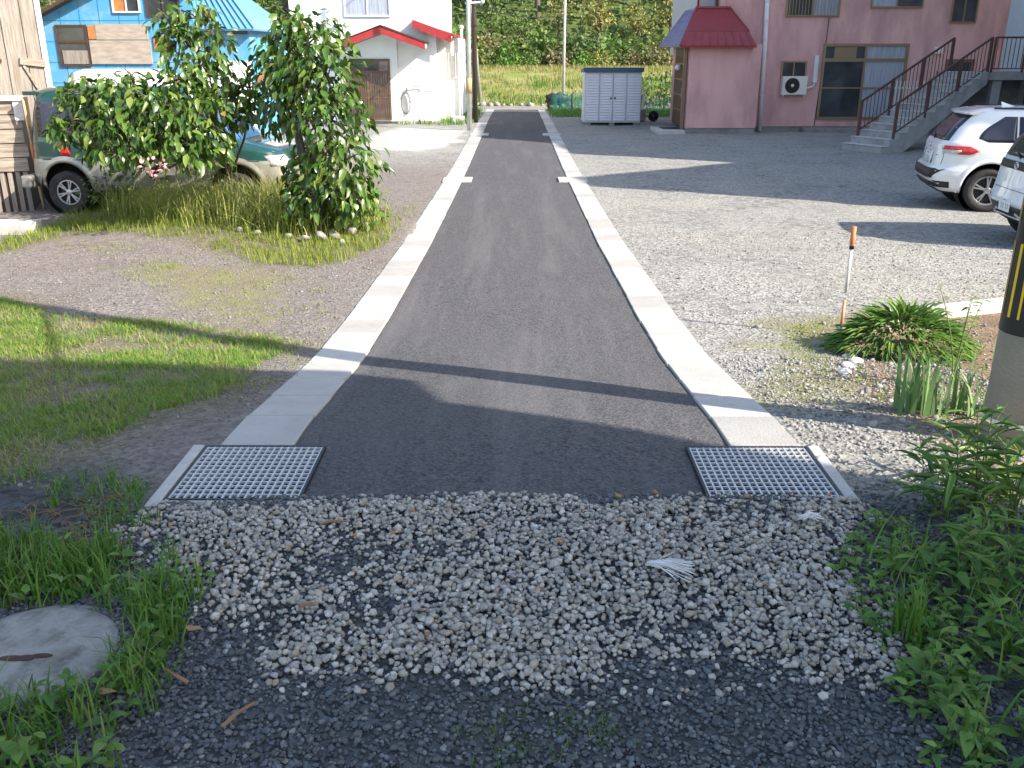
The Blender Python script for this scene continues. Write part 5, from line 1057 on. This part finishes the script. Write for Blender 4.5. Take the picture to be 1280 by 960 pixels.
# handcart right of the shed
c = onG(812, 152); r = empty('handcart', c, 'grey handcart with a black tyre standing against the right side of the shed', 'cart')
m = MB()
m.lathe([(.13, -.05), (.19, -.05), (.21, -.02), (.21, .02), (.19, .05), (.13, .05)], (.14, 0, .21), 'y', 20); w = m.build('wheel', mt['rubber'], r); m = MB(); m.lathe([(0, -.03), (.14, -.03), (.14, .03), (0, .03)], (.14, 0, .21), 'y', 16); m.build('hub', mt['alloy_dark'], w)
m = MB(); m.bar((-.35, -.2, .1), (-.25, -.2, 1.15), .05); m.bar((-.35, .2, .1), (-.25, .2, 1.15), .05); m.bar((-.25, -.2, 1.15), (-.55, -.2, 1.45), .04); m.bar((-.25, .2, 1.15), (-.55, .2, 1.45), .04); m.bar((-.2, 0, .5), (.30, 0, .95), .04); m.bar((-.3, 0, .35), (.14, 0, .21), .05); m.build('frame', mt['galv'], r)
m = MB(); m.box((-.55, -.25, .02), (-.20, .25, .48)); m.build('bin', mt['concrete_dark'], r, bevel=.02)
# green garden nets
def net(px0, px1, Y, h, label):
    a, b_ = X(px0, 125, Y), X(px1, 125, Y); r = empty('garden_net', (a, Y, gzf(a, Y)), label, 'net'); n = 40; m = MB(); L_ = b_-a
    for i in range(n): x = L_*i/(n-1); m.bar((x, .03*sin(i*1.7), 0), (x, .05*sin(i*1.1), h*(.9+.1*sin(i*.7))), .012)
    for j in range(8): m.tube([(L_*i/10, .05*sin(i), h*(j+.5)/8.3*(.9+.1*sin(i*.9))) for i in range(11)], .008, 4)
    m.build('mesh', mt['net'], r); m = MB()
    for i in range(int(L_/1.0)+1): m.bar((min(i*1.0, L_), .0, -.1), (min(i*1.0, L_), .0, h+.1), .03)
    m.build('post', mt['rail'], r)
net(688, 730, 45.5, .75, 'teal garden net left of the storage shed'); net(803, 842, 44.5, .75, 'teal garden net between the storage shed and the pink house')
net(690, 728, 46.5, .95, 'second teal garden net farther back left of the storage shed')
c = onG(697, 138); r = empty('garden_cart', c, 'dark two-wheeled garden cart heaped with black sheeting beside the net', 'cart')
for xx in (-.28, .30): m = MB(); m.lathe([(.12, -.05), (.24, -.05), (.26, 0), (.24, .05), (.12, .05)], (xx, -.2, .26), 'y', 18); m.build('wheel', mt['rubber'], r)
m = MB(); V_, F_ = ico(3); V_ = V_*np.array([.62, .35, .30])*(1+.18*np.sin(V_[:, :1]*9)*np.cos(V_[:, 2:]*7))+np.array([0, 0, .55]); npmesh('sheeting', V_, [np.array(F_[0])], mt['black'], r)
m.bar((.4, 0, .5), (.9, 0, .95), .03); m.build('handle', mt['alloy_dark'], r)

# ------------------------------------------------------------------ blue house, barn, plank shed
def blue_house():
    Y = 31.0; r = empty('blue_house', (0, 0, 0), 'weathered bright blue panelled house with boarded windows behind the trees', 'house')
    x0, x1 = X(56, 60, Y), X(245, 60, Y); pk = (X(185, -55, Y), Zp(185, -55, Y)); e = (X(55, 18, Y), Zp(55, 18, Y)); sl = (pk[1]-e[1])/(pk[0]-e[0]); zr = pk[1]-sl*(x1-pk[0])
    m = MB(); m.prism([(x0, Y, -.4), (x1, Y, -.4), (x1, Y, zr-.1), (pk[0], Y, pk[1]-.12), (x0, Y, e[1]-.05)], (0, 7, 0)); m.build('wall', mt['blue_panel'], r)
    m = MB(); m.prism([(e[0]-.1, Y-.45, e[1]), (pk[0], Y-.45, pk[1]), (pk[0], Y-.45, pk[1]-.1), (e[0]-.1, Y-.45, e[1]-.1)], (0, 7.9, 0)); m.prism([(pk[0]+.001, Y-.45, pk[1]), (x1+.4, Y-.45, zr-.1), (x1+.4, Y-.45, zr-.2), (pk[0]+.001, Y-.45, pk[1]-.1)], (0, 7.9, 0)); m.build('roof', mt['dark_wood'], r)
    m = MB()      # panel joints
    for k in range(1, 8): zz = -.2+k*.62; m.box((x0+.001, Y-.006, zz), (x1-.001, Y-.001, zz+.018))
    for k in range(1, 9): xx = x0+k*.62; m.box((xx, Y-.008, -.3), (xx+.016, Y-.0015, min(e[1]-.2+sl*(xx-x0), 4.6)))
    m.build('panel_joints', M('blue_joint', (.025, .16, .34), None), r)
    w = window(r, X(75, 60, Y), X(110, 60, Y), Zp(90, 81, Y), Zp(90, 33, Y), Y, mt['dark_wood'], 1, split=Zp(90, 52, Y), name='open_window')
    m = MB(); m.box((X(78, 60, Y), Y-.04, Zp(90, 80, Y)), (X(111, 60, Y), Y-.016, Zp(90, 63, Y))); m.build('board', mt['barn_wood'], w)
    m = MB(); a, b_ = X(112, 50, Y), X(186, 50, Y); m.box((a+.25, Y-.05, Zp(150, 50, Y)+.01), (b_, Y-.01, Zp(150, 30, Y))); m.box((a, Y-.06, Zp(150, 80, Y)), (b_+.05, Y-.012, Zp(150, 50, Y)-.01)); m.build('boarding', mt['plywood'], r)
    m = MB(); m.box((a, Y-.05, Zp(150, 49, Y)), (a+.24, Y-.012, Zp(150, 32, Y))); m.box((X(192, 50, Y), Y-.04, Zp(200, 63, Y)), (X(208, 50, Y), Y-.01, Zp(200, 45, Y))); m.build('board', mt['rust_board'], r)
    window(r, X(142, 5, Y), X(173, 5, Y), Zp(157, 14, Y), Zp(157, -18, Y), Y, mt['stake_white'], 2, [mt['rust_board'], mt['glass']], name='gable_window')
    window(r, X(184, 5, Y), X(222, 5, Y), Zp(200, 19, Y), Zp(200, -18, Y), Y, mt['dark_wood'], 2, name='gable_window')
    # right wing with blue metal roof sloping to the viewer's right
    yw = Y+.3; a, b_ = X(246, 60, yw), X(313, 60, yw); ez = Zp(315, 36, yw-.3); tz = Zp(240, -38, yw+2.5)
    m = MB(); m.box((a, yw, -.4), (b_, yw+5, ez-.02)); m.build('wing_wall', mt['blue_panel'], r)
    m = MB(); R0 = (X(237, 0, yw+1.5)); m.add([(X(250, 30, yw-.3), yw-.35, ez), (b_+.25, yw-.35, ez), (X(262, -40, yw+2.5), yw+2.6, tz), (X(222, -40, yw+2.5), yw+2.6, tz), (b_+.25, yw+5.5, ez), (X(250, 30, yw-.3), yw+5.5, ez)], [(0, 1, 2, 3), (1, 4, 2), (4, 5, 3, 2)])
    o = m.build('wing_roof', mt['blue_roof'], r); so = o.modifiers.new('s', 'SOLIDIFY'); so.thickness = .06
    p0, p1, p2, p3 = Vector((X(250, 30, yw-.3), yw-.35, ez)), Vector((b_+.25, yw-.35, ez)), Vector((X(262, -40, yw+2.5), yw+2.6, tz)), Vector((X(222, -40, yw+2.5), yw+2.6, tz)); m = MB()
    for k in range(9): t = k/8; m.bar(p0.lerp(p1, t)+Vector((0, 0, .03)), p3.lerp(p2, t)+Vector((0, 0, .03)), .03, .05)
    m.build('seams', mt['blue_roof'], o)
    m = MB(); m.box((X(291, 40, yw), yw-.02, Zp(300, 43, yw)), (b_-.05, yw-.004, Zp(300, 36, yw))); m.build('vent_window', mt['glass'], r)
    m = MB(); m.box((a, yw-.06, -.3), (b_, yw-.012, Zp(290, 76, yw))); m.build('lower_wall', mt['white_wall'], r)
blue_house()
def barn():
    Y = 17.6; x1 = X(66, 110, Y); r = empty('old_barn', (x1, Y, 0), 'tall weathered grey board barn at the upper left corner', 'barn', rz=radians(30)); m = MB()
    bx = -6.0; x = 0; k = 0
    m.box((bx, .0, -.4), (-.02, 6, 5.6)); m.build('wall', mt['barn_wood'], r); m = MB()
    while x > -3.5: w = random.uniform(.22, .42); m.box((x-w+.012, -.03-.008*random.random(), -.3), (x-.002, -.001, 5.6)); x -= w
    m.build('boards', mt['barn_wood'], r, bevel=.004); m = MB(); m.box((-.09, -.06, -.3), (.0, -.035, 5.6)); m.build('corner_board', mt['stake_white'], r)
    m = MB(); c = onY(46, 78, Y)-Vector((x1, Y, 0)); m.bar((c.x-.25, -.06, c.z+.03), (c.x+.16, -.06, c.z-.02), .05, .12); m.bar((c.x-.2, -.05, c.z-.05), (c.x+.0, -.05, c.z-.5), .04, .04); m.build('bracket', mt['plank_wood'], r)
    c = onY(3, 75, Y)-Vector((x1, Y, 0)); m = MB(); m.box((c.x-.3, -.07, c.z-.03), (c.x+.08, -.045, c.z+.02)); m.build('batten', mt['rust'], r)
    m = MB(); m.prism([(-3, -.5, 5.5), (.4, -.5, 5.6), (.4, -.5, 5.7), (-3, -.5, 8), (-6.4, -.5, 5.7), (-6.4, -.5, 5.6)], (0, 7, 0)); m.build('roof', mt['rust'], r)
barn()
def plankshed():
    Y = 15.9; x1 = X(36, 200, Y); zt = Zp(20, 123, Y); r = empty('plank_shed', (x1, Y, 0), 'low shed of rough horizontal planks with a white top board, left of the van', 'shed', rz=radians(20))
    zb = Zp(20, 214, Y); zs = np.linspace(zb, zt-.03, 6); m = MB()
    for a, b_ in zip(zs, zs[1:]): w = random.uniform(-.03, .03); m.box((-3.0, -.02-random.random()*.03, a+.012), (w, .02, b_-.004))
    m.build('planks', mt['plank_wood'], r, bevel=.004); m = MB(); m.box((-3, .03, -.3), (-.05, 2.0, zt-.04)); m.build('back', mt['dark_wood'], r)
    m = MB(); m.box((-3, -.10, zt-.03), (.08, .02, zt+.05)); m.build('top_board', mt['stake_white'], r)
    m = MB(); c = X(17, 130, Y)-x1; m.box((c-.0, -.065, Zp(20, 150, Y)), (c+.14, -.052, zt-.031)); m.build('white_sheet', mt['stake_white'], r)
    m = MB(); x = -3
    while x < -.03: m.box((x, -.01, -.2), (x+.07, .015, zb)); x += .12
    m.build('slats', mt['barn_wood'], r)
    c = onY(36, 180, Y)-Vector((x1, Y, 0))
plankshed()
g = onG(18, 292); r = tag(MB().box((-.55, -.12, -.05), (.24, .35, .15)).build('concrete_block', mt['concrete'], None, .015, g), 'pale concrete block lying on the grass before the plank shed', 'concrete block')
g = onG(56, 262); t_ = onY(28, 122, g.y-.35); r = empty('leaning_stake', g, 'leaning bamboo stake wrapped with faded tape beside the van', 'stake'); d = t_-g
m = MB(); m.tube([(0, 0, -.1), tuple(d*.5), tuple(d)], [.028, .025, .02], 8); m.build('pole', mt['bamboo'], r)
m = MB(); m.tube([tuple(d*.1), tuple(d*.3)], .034, 8); m.build('tape', mt['stake_white'], r); m = MB(); m.tube([tuple(d*.46), tuple(d*.60)], .034, 8); m.build('rag', mt['orange'], r)

# ------------------------------------------------------------------ poles
def hazard_pole():
    R = .152; g = onG(1228, 552); cx = g.x+R*1.0+.012; cy = g.y+.04; z = gzf(cx, cy); r = empty('utility_pole', (cx, cy, z), 'thick concrete utility pole with black and yellow hazard band at the right edge', 'utility pole')
    m = MB(); m.tube([(0, 0, -.3), (0, 0, 10.5)], [R, R-.08], 40, True); m.build('pole', mt['pole_conc'], r)
    k = lambda zz: R-.08*(zz+.3)/10.8
    m = MB(); z0, z1 = .58, 2.3; m.lathe([(k(z0)+.004, z0), (k(z1)+.004, z1)], (0, 0, 0), 'z', 48)
    m.cur = 1; n = 12
    for s_ in range(8):
        for i in range(2):
            a0 = 2*pi*s_/8+.15
            for zz in np.arange(.66, 2.1, .45):
                vs = []; 
                for j in range(n+1):
                    t = j/n
                    for dd in (0, .46): a = a0+dd; h = zz+.36*t; vs.append(((k(h)+.0065)*cos(a), (k(h)+.0065)*sin(a), h))
                if i == 0: m.add(vs, [(q_*2, q_*2+1, q_*2+3, q_*2+2) for q_ in range(n)], True)
    m.build('hazard_band', [mt['black'], mt['yellow']], r)
    m = MB(); m.lathe([(k(.12)+.004, .11), (k(.12)+.004, .135)], (0, 0, 0), 'z', 40); m.build('collar', mt['galv'], r)
    m = MB(); m.bar((-.9, 0, 9.6), (.9, 0, 9.6), .08); m.bar((-.7, 0, 8.6), (.7, 0, 8.6), .08)
    for x in (-.8, -.4, .4, .8): m.tube([(x, 0, 9.64), (x, 0, 9.8)], .04, 8)
    m.build('crossarm', mt['galv'], r)
    return Vector((cx, cy, z))
HP = hazard_pole()
def cable(a, b_, sag, rad, label, name='cable', group=None, n=24):
    a, b_ = Vector(a), Vector(b_); m = MB(); m.tube([a.lerp(b_, i/n)-Vector((0, 0, 4*sag*(i/n)*(1-i/n))) for i in range(n+1)], rad, 6); return tag(m.build(name, mt['cable']), label, 'cable', group)
cable(HP+Vector((0, 0, 5.2)), (5.6, -3.5, 5.6), .2, .03, 'thick service cable from the hazard-banded pole to the house behind the viewer')
def upole(px, py, w, top, label, mat, lean=0, Y=None, band=None, tp=.7):
    g = onG(px, py); r = empty('utility_pole', g, label, 'utility pole', 'poles along the lane'); m = MB(); m.tube([(0, 0, -.3), (lean, 0, top)], [w/2, w/2*tp], 14); m.build('pole', mt[mat], r)
    if band:
        a, b_ = band; m = MB(); m.tube([(lean*a/top, 0, a), (lean*b_/top, 0, b_)], w/2+.012, 14); m.build('band', mt['bamboo'], r)
    return g, r
gA, rA = upole(587, 163, .17, 8.5, 'slim pale steel pole with a tan band, nearest of the poles left of the lane', 'pole_steel', .03, band=(1.25, 1.75))
gB, rB = upole(594, 153, .21, 8.5, 'dark tarred wooden pole directly behind the slim pale pole', 'pole_wood', .02)
gC, rC = upole(601, 127, .24, 10, 'grey pole leaning left, farthest of the poles left of the lane', 'pole_conc', -.9)
m = MB(); m.bar((-.1, .1, 4.15), (.5, .1, 4.2), .06); m.ball((.5, .1, 4.2), .07); m.build('insulator_arm', mt['pvc'], rA)
gD, rD = upole(704, 131, .17, 9, 'thin grey pole standing alone before the grassy embankment', 'pole_steel', 0)
cable(gC+Vector((-.4, 0, 5.1)), gD+Vector((0, 0, 4.85)), .12, .02, 'thin wire strung between the leaning pole and the lone pole')
for k_, (za, zb_, lab_) in enumerate(((8.0, 8.6, 'upper thin wire from the slim pale pole to the lone pole'), (4.15, 4.75, 'lower thin wire from the slim pale pole to the lone pole'))): cable(gA+Vector((0, 0, za)), gD+Vector((0, 0, zb_)), .3, .018, lab_)
cable(gD+Vector((0, 0, 8.8)), (60, 60, 9), .5, .02, 'wire running right from the lone pole')
# ------------------------------------------------------------------ marker stake
g = onG(1050, 421); hgt = onY(1068, 283, g.y+.04)-g; r = empty('marker_stake', g, 'slim white and orange marker stake leaning right in the gravel', 'stake'); d = hgt
seg = [(0, .10, 'stake_white'), (.10, .34, 'faded'), (.42, .80, 'stake_white'), (.80, .83, 'black'), (.83, 1.0, 'orange')]
m = MB()
for i, (a, b_, c) in enumerate(seg): m.cur = i; rr_ = .013 if i < 3 else .019; m.tube([tuple(d*a), tuple(d*b_)], rr_, 10)
m.build('rod', [mt[c] for _, _, c in seg], r)
# edging kerb of the bed + shells
a, b_ = onG(1098, 402), onG(1262, 388); m = MB(); dd = b_-a
r = empty('bed_edging', a, 'weathered concrete edging strip behind the flower bed at the right', 'edging'); m.bar((0, 0, .03), (dd.x, dd.y, .03), .10, .12); m.build('strip', mt['concrete'], r, bevel=.008)
for i, (px, py, s_) in enumerate([(1062, 446, .055), (1070, 452, .05), (1060, 458, .05), (1056, 466, .045), (1063, 434, .04)]):
    g = onG(px, py); m = MB(); m.lathe([(0, .026), (s_*.6, .024), (s_, .012), (s_*1.02, .004), (s_*.9, 0)], (0, 0, 0), 'z', 18); o = m.build('flat_stone', mt['stake_white'], loc=g); o.rotation_euler = (random.uniform(-.15, .15), random.uniform(-.15, .15), 0); tag(o, 'small flat round white stone on the soil below the marker stake', 'stone', 'white stones below the marker stake')
# moss patch specks on right soil + little plants
weeds(poly([(1050, 470), (1110, 430), (1230, 430), (1230, 520), (1120, 520)]), 60, .03, .10, .05, 61, 'bed_weeds', 'small weeds on the soil among the iris clumps', rat=.4)
turf('moss_grass', density_pts(Z_MOSS, 900, -.1, 71, 3), .025, .006, .02, mt['grass_sun'], 3, .02, 'yellow mossy growth on the gravel left of the marker stake', 'moss')

# ------------------------------------------------------------------ manhole
g = onG(40, 822); r = empty('manhole_lid', g, 'round worn concrete manhole lid with a rusty slot in the left foreground', 'manhole lid')
m = MB(); R_ = .265; m.lathe([(0, .020), (R_*.9, .020), (R_*.97, .017), (R_, .010), (R_, -.05)], (0, 0, 0), 'z', 56, False); m.build('lid', mt['manhole'], r)
m = MB(); m.lathe([(R_+.006, -.02), (R_+.006, .008), (R_+.03, .006), (R_+.035, -.05)], (0, 0, 0), 'z', 56); m.build('collar', mt['concrete_dark'], r)
m = MB(); m.bar((-.08, -.035, .021), (.06, -.02, .021), .016, .004); m.ball((-.04, -.032, .021), (.05, .015, .004)); m.ball((.045, -.018, .021), (.035, .012, .004)); m.ball((0, -.03, .021), (.03, .017, .004)); m.build('slot', mt['rust'], r)
# litter: twigs, leaves, fibres
for (px, py, L_, a, lab) in ((222, 856, .11, 2.55, 'flat splinter of pale wood on the gravel near the manhole lid'), (385, 768, .05, .1, 'short brown twig lying on the gravel left of centre'), (418, 662, .10, .15, 'strip of brown bark on the white gravel near the left grating'), (300, 905, .12, 1.0, 'thin grey twig at the edge of the foreground grass')):
    g = onG(px, py); m = MB(); m.bar((-L_/2, 0, .018), (0, .004, .024), .012, .006); m.bar((0, .004, .024), (L_/2, 0, .02), .010, .005); o = m.build('twig', mt['twig'], loc=g+Vector((0, 0, .015)), bevel=.001); o.rotation_euler = (0, 0, a); tag(o, lab, 'twig')
for (px, py, lab) in ((235, 798, 'curled orange-brown leaf beside the weeds near the manhole lid'), (125, 878, 'pale brown leaf fallen in the foreground grass')):
    g = onG(px, py); V, Fc = leaves(np.array([[0, 0, .03], [0.01, 0, .03]]), np.array([[1, .3, .2], [-.4, 1, .3]]), np.array([.05, .035]), np.array([.03, .025]), np.array([[0, 0, 1.], [0, 0, 1.]])); o = npmesh('dry_leaf', V, Fc, mt['dry_leaf']); o.location = g; tag(o, lab, 'leaf')
q = scatter(Z_WHITE, 26); V, Fc = rocks(np.column_stack([q, gz(q[:, 0], q[:, 1])+.045]), RNG.uniform(.008, .016, len(q)), 1, .5); tag(npmesh('rust_fragments', V, Fc, mt['dry_leaf'], smooth=True), 'rusty orange stone and leaf bits among the white gravel', 'debris', kind='stuff')
q = scatter(poly([(-30, 720), (100, 735), (160, 690), (130, 620), (0, 640)]), 130); m = MB()
for (x, y) in q: a = random.uniform(0, pi); L_ = random.uniform(.05, .16); z = gzf(x, y)+.008; m.tube([(x, y, z), (x+L_*cos(a)*.5, y+L_*sin(a)*.5, z+.012), (x+L_*cos(a), y+L_*sin(a), z)], .0018, 4, False)
tag(m.build('dead_stalks', mt['twig']), 'brown dead stalks strewn on the soil above the manhole lid', 'debris', kind='stuff')
def frayed(px, py, L_, n, a, lab):
    g = onG(px, py)+Vector((0, 0, .05)); m = MB()
    for i in range(n):
        t = a+random.gauss(0, .28); l = L_*random.uniform(.5, 1); z = random.uniform(0, .018); m.tube([(random.gauss(0, .006), random.gauss(0, .006), z), (l*.5*cos(t), l*.5*sin(t), z+.012), (l*cos(t+.15), l*sin(t+.15), z*.5)], .0016, 4, False)
    tag(m.build('frayed_rope', mt['rope'], loc=g), lab, 'rope')
frayed(812, 722, .17, 60, -.35, 'bundle of frayed white fibres fanned out on the white gravel')
frayed(1000, 664, .10, 40, .3, 'white fibres added in place of a sunlit flare beyond the gravel, right of the right grating')  # pale strands added to imitate a bright sunlit patch

# ------------------------------------------------------------------ far roadside stones, embankment, woods
q = np.column_stack([np.linspace(-22, 22, 110)+RNG.normal(0, .08, 110), 52.8+RNG.normal(0, .12, 110)])
sz = RNG.uniform(.12, .26, len(q)); V, Fc = rocks(np.column_stack([q, gz(q[:, 0], q[:, 1])+sz*.3]), sz, 1, .7)
tag(npmesh('roadside_stones', V, Fc, mt['stone_white'], smooth=True), 'line of rough pale stones along the far side of the crossing road', 'stones', kind='stuff')
def band_pts(x0, x1, y0, y1, n): return RNG.uniform((x0, y0), (x1, y1), (n, 2))
q = band_pts(-24, 34, 53.2, 70, 11000); turf('embankment_grass', q[vn(q[:, 0], q[:, 1], .6, 3) > -.75], .30, .035, .22, mt['hill_yellow'], 3, .15, 'yellow-green grass covering the embankment', 'grass')
q = band_pts(-24, 34, 53.0, 62, 4500); turf('embankment_weeds', q[fbm(q[:, 0], q[:, 1], .4, 5) > -.05], .38, .05, .25, mt['hill_bright'], 3, .15, 'greener weeds in patches on the embankment', 'weeds')
q = np.concatenate([band_pts(1.6, 13, 41, 48, 3500), band_pts(-4.5, -1.7, 36, 48, 1400)]); turf('roadside_grass', q, .22, .03, .16, mt['hill_bright'], 3, .1, 'bright green grass along the road beyond the shed and poles', 'grass')
q = band_pts(-12, -5, 17.5, 26, 300); 
turf('yard_grass', band_pts(-3.2, -1.6, 12.5, 15.5, 260), .08, .008, .06, mt['grass_sun'], 4, .05, 'sparse grass at the lane side past the planted bed', 'grass')
# dark garden shrub right of the shed
c = onG(822, 138); r = empty('garden_shrub', c, 'dark green shrub between the storage shed and the pink house', 'shrub'); V, Fc = crown_leaves([((0, 1.5, .9), (1.5, .8, .8)), ((-.8, 1.5, .7), (.9, .7, .7)), ((1.0, 1.8, 1.1), (.9, .7, .8))], 420, .22, .10, .2); npmesh('foliage', V, Fc, mt['hill_dark'], r)
m = MB(); 
for k in range(5): limb(m, (.3*k-.6, 1.5, -.1), (.35*k-.8, 1.5, .9), .03, .01, .05)
m.build('stem', mt['bark'], r)
def treemesh(kind, n, rad, h, L_):
    bl = []; 
    for i in range(n):
        a = random.uniform(0, 2*pi); rr = rad*random.uniform(.15, .72); s_ = rad*random.uniform(.28, .5); zc = h*random.uniform(.38, .88); bl.append(((rr*cos(a)*(1.25-zc/h), rr*sin(a)*(1.25-zc/h), zc), (s_, s_, s_*random.uniform(.6, .9))))
    V, Fc = crown_leaves(bl, 95/(L_*L_*18), L_, L_*.6, .15, .55)
    m = MB(); fork = (0, 0, h*.3); limb(m, (0, 0, -.4), fork, h*.028, h*.02, .1)
    for c, s_ in bl[::2]: limb(m, fork, c, h*.012, .03, .2)
    o = npmesh('crown', V, Fc, mt['hill_'+kind]); t = m.build('trunk', mt['bark']); md = (o.data, t.data); bpy.data.objects.remove(o); bpy.data.objects.remove(t); return md
protos = {}
for kind, nb, rad, h, L_ in (('dark', 16, 3.2, 8.5, .42), ('mid', 14, 2.8, 7, .36), ('yellow', 14, 3.0, 6.5, .38), ('bright', 12, 2.4, 5.5, .34), ('brown', 10, 2.2, 5, .30)): protos[kind] = [treemesh(kind, nb, rad, h, L_) for _ in range(2)]
LABT = {'dark': 'dark green tree on the wooded hillside beyond the embankment', 'mid': 'mid green tree on the wooded hillside beyond the embankment', 'yellow': 'yellow-green sunlit tree on the wooded hillside beyond the embankment', 'bright': 'fresh bright green tree on the wooded hillside beyond the embankment', 'brown': 'brownish dry-looking tree on the wooded hillside beyond the embankment'}
def hilltree(x, y, kind, s_):
    cm, tm = random.choice(protos[kind]); r = empty('hillside_tree', (x, y, gzf(x, y)-.1), LABT[kind], 'tree', 'trees on the wooded hillside', random.uniform(0, 6)); r.scale = (s_, s_, s_*random.uniform(.85, 1.15))
    for nm, d in (('crown', cm), ('trunk', tm)): o = bpy.data.objects.new(nm, d); COL.objects.link(o); o.parent = r
random.seed(3)
for i in range(26):
    x = -34+i*2.9+random.uniform(-.8, .8); k = 'yellow' if 3 < x < 16 and random.random() < .8 else random.choice(['mid', 'bright', 'mid', 'dark', 'yellow', 'brown']); hilltree(x, 76+random.uniform(-1.2, 2), k, random.uniform(.55, .8))
for i in range(24): x = -38+i*3.6+random.uniform(-1, 1); k = 'yellow' if 6 < x < 20 and random.random() < .6 else random.choice(['dark', 'mid', 'dark', 'mid', 'bright']); hilltree(x, 83+random.uniform(-2, 2), k, random.uniform(.8, 1.1))
for i in range(20): x = -46+i*5+random.uniform(-1, 1); hilltree(x, 92+random.uniform(-2, 2), random.choice(['dark', 'dark', 'mid']), random.uniform(1, 1.3))
for i in range(16): x = -55+i*7.5+random.uniform(-1, 1); hilltree(x, 104+random.uniform(-3, 3), random.choice(['dark', 'mid', 'dark']), random.uniform(1.2, 1.6))
# low bushes in front: knotweed-like band
def bushmesh(kind, rad, h, L_): V, Fc = crown_leaves([((random.uniform(-.6, .6)*rad, random.uniform(-.4, .4)*rad, h*random.uniform(.3, .6)), (rad*.6, rad*.5, h*.45)) for _ in range(6)], 90/(L_*L_*16), L_, L_*.6, .2, .5); o = npmesh('foliage', V, Fc, mt['hill_'+kind]); d = o.data; bpy.data.objects.remove(o); return d
bm_ = {k: [bushmesh(k, 1.9, 2.1, .30) for _ in range(2)] for k in ('yellow', 'mid', 'bright', 'brown', 'dark')}
LABB = {'yellow': 'yellow-green', 'mid': 'mid green', 'bright': 'fresh green', 'brown': 'brownish', 'dark': 'dark green'}
for row, (yy, n, sc) in enumerate(((71.2, 34, .75), (73.4, 30, 1.15))):
    for i in range(n):
        x = -30+i*(62/n)+random.uniform(-.5, .5); k = random.choice(['yellow', 'yellow', 'mid', 'brown', 'bright'] if row == 0 else ['mid', 'yellow', 'bright', 'dark', 'brown', 'yellow'])
        o = bpy.data.objects.new('hillside_bush', random.choice(bm_[k])); COL.objects.link(o); y = yy+random.uniform(-.6, .6); o.location = (x, y, gzf(x, y)-.1); o.rotation_euler = (0, 0, random.uniform(0, 6)); s_ = sc*random.uniform(.75, 1.2); o.scale = (s_, s_, s_)
        tag(o, LABB[k]+' leafy bush in the band along the top of the embankment', 'bush', 'bushes along the top of the embankment')
q = RNG.uniform((-45, 72), (55, 118), (16000, 2)); P = np.column_stack([q, gz(q[:, 0], q[:, 1])+RNG.uniform(0, 1.1, len(q))]); D = RNG.normal(0, 1, (len(q), 3)); D[:, 2] = np.abs(D[:, 2])*.5
V, Fc = leaves(P, D, RNG.uniform(.4, .9, len(q)), RNG.uniform(.25, .5, len(q))); tag(npmesh('undergrowth', V, Fc, mt['hill_dark']), 'dark undergrowth between the trees of the hillside', 'undergrowth', kind='stuff')
q = RNG.uniform((-160, 112), (190, 240), (30000, 2)); P = np.column_stack([q, gz(q[:, 0], q[:, 1])+RNG.uniform(0, 8, len(q))]); D = RNG.normal(0, 1, (len(q), 3))
V, Fc = leaves(P, D, RNG.uniform(1.2, 2.6, len(q)), RNG.uniform(.8, 1.8, len(q))); tag(npmesh('hill_woods', V, Fc, mt['hill_dark']), 'distant woods covering the upper hillside', 'woods', kind='stuff')

# ------------------------------------------------------------------ light
W = bpy.data.worlds.new('World'); S.world = W; W.use_nodes = True; N = W.node_tree.nodes; L = W.node_tree.links
sky = N.new('ShaderNodeTexSky'); sky.sky_type = 'NISHITA'; sky.sun_disc = False; EL = radians(35); sd_ = Vector((.875, -.485, 0)).normalized()
sky.sun_elevation = EL; sky.sun_rotation = atan2(sd_.x, sd_.y); sky.air_density = 1.0; sky.dust_density = 1.2
bg = N['Background']; bg.inputs['Strength'].default_value = .14; L.new(sky.outputs[0], bg.inputs[0])
sl = bpy.data.lights.new('sun', 'SUN'); sl.energy = 3.9; sl.angle = radians(.55); sl.color = (1.0, .95, .88); so = bpy.data.objects.new('sun', sl); COL.objects.link(so)
dirv = -Vector((sd_.x*cos(EL), sd_.y*cos(EL), sin(EL))); so.rotation_euler = dirv.to_track_quat('-Z', 'Y').to_euler(); so.location = (20, -12, 30)
vs_ = S.view_settings; vs_.view_transform = 'Standard'; vs_.look = 'None'; vs_.exposure = 1.45; vs_.gamma = 1; vs_.use_curve_mapping = False
try: vs_.use_white_balance = True; vs_.white_balance_temperature = 7050; vs_.white_balance_tint = 10
except Exception: pass
S.cycles.max_bounces = 6; S.cycles.diffuse_bounces = 3; S.cycles.glossy_bounces = 2; S.cycles.transmission_bounces = 3; S.cycles.transparent_max_bounces = 4; S.cycles.use_denoising = True
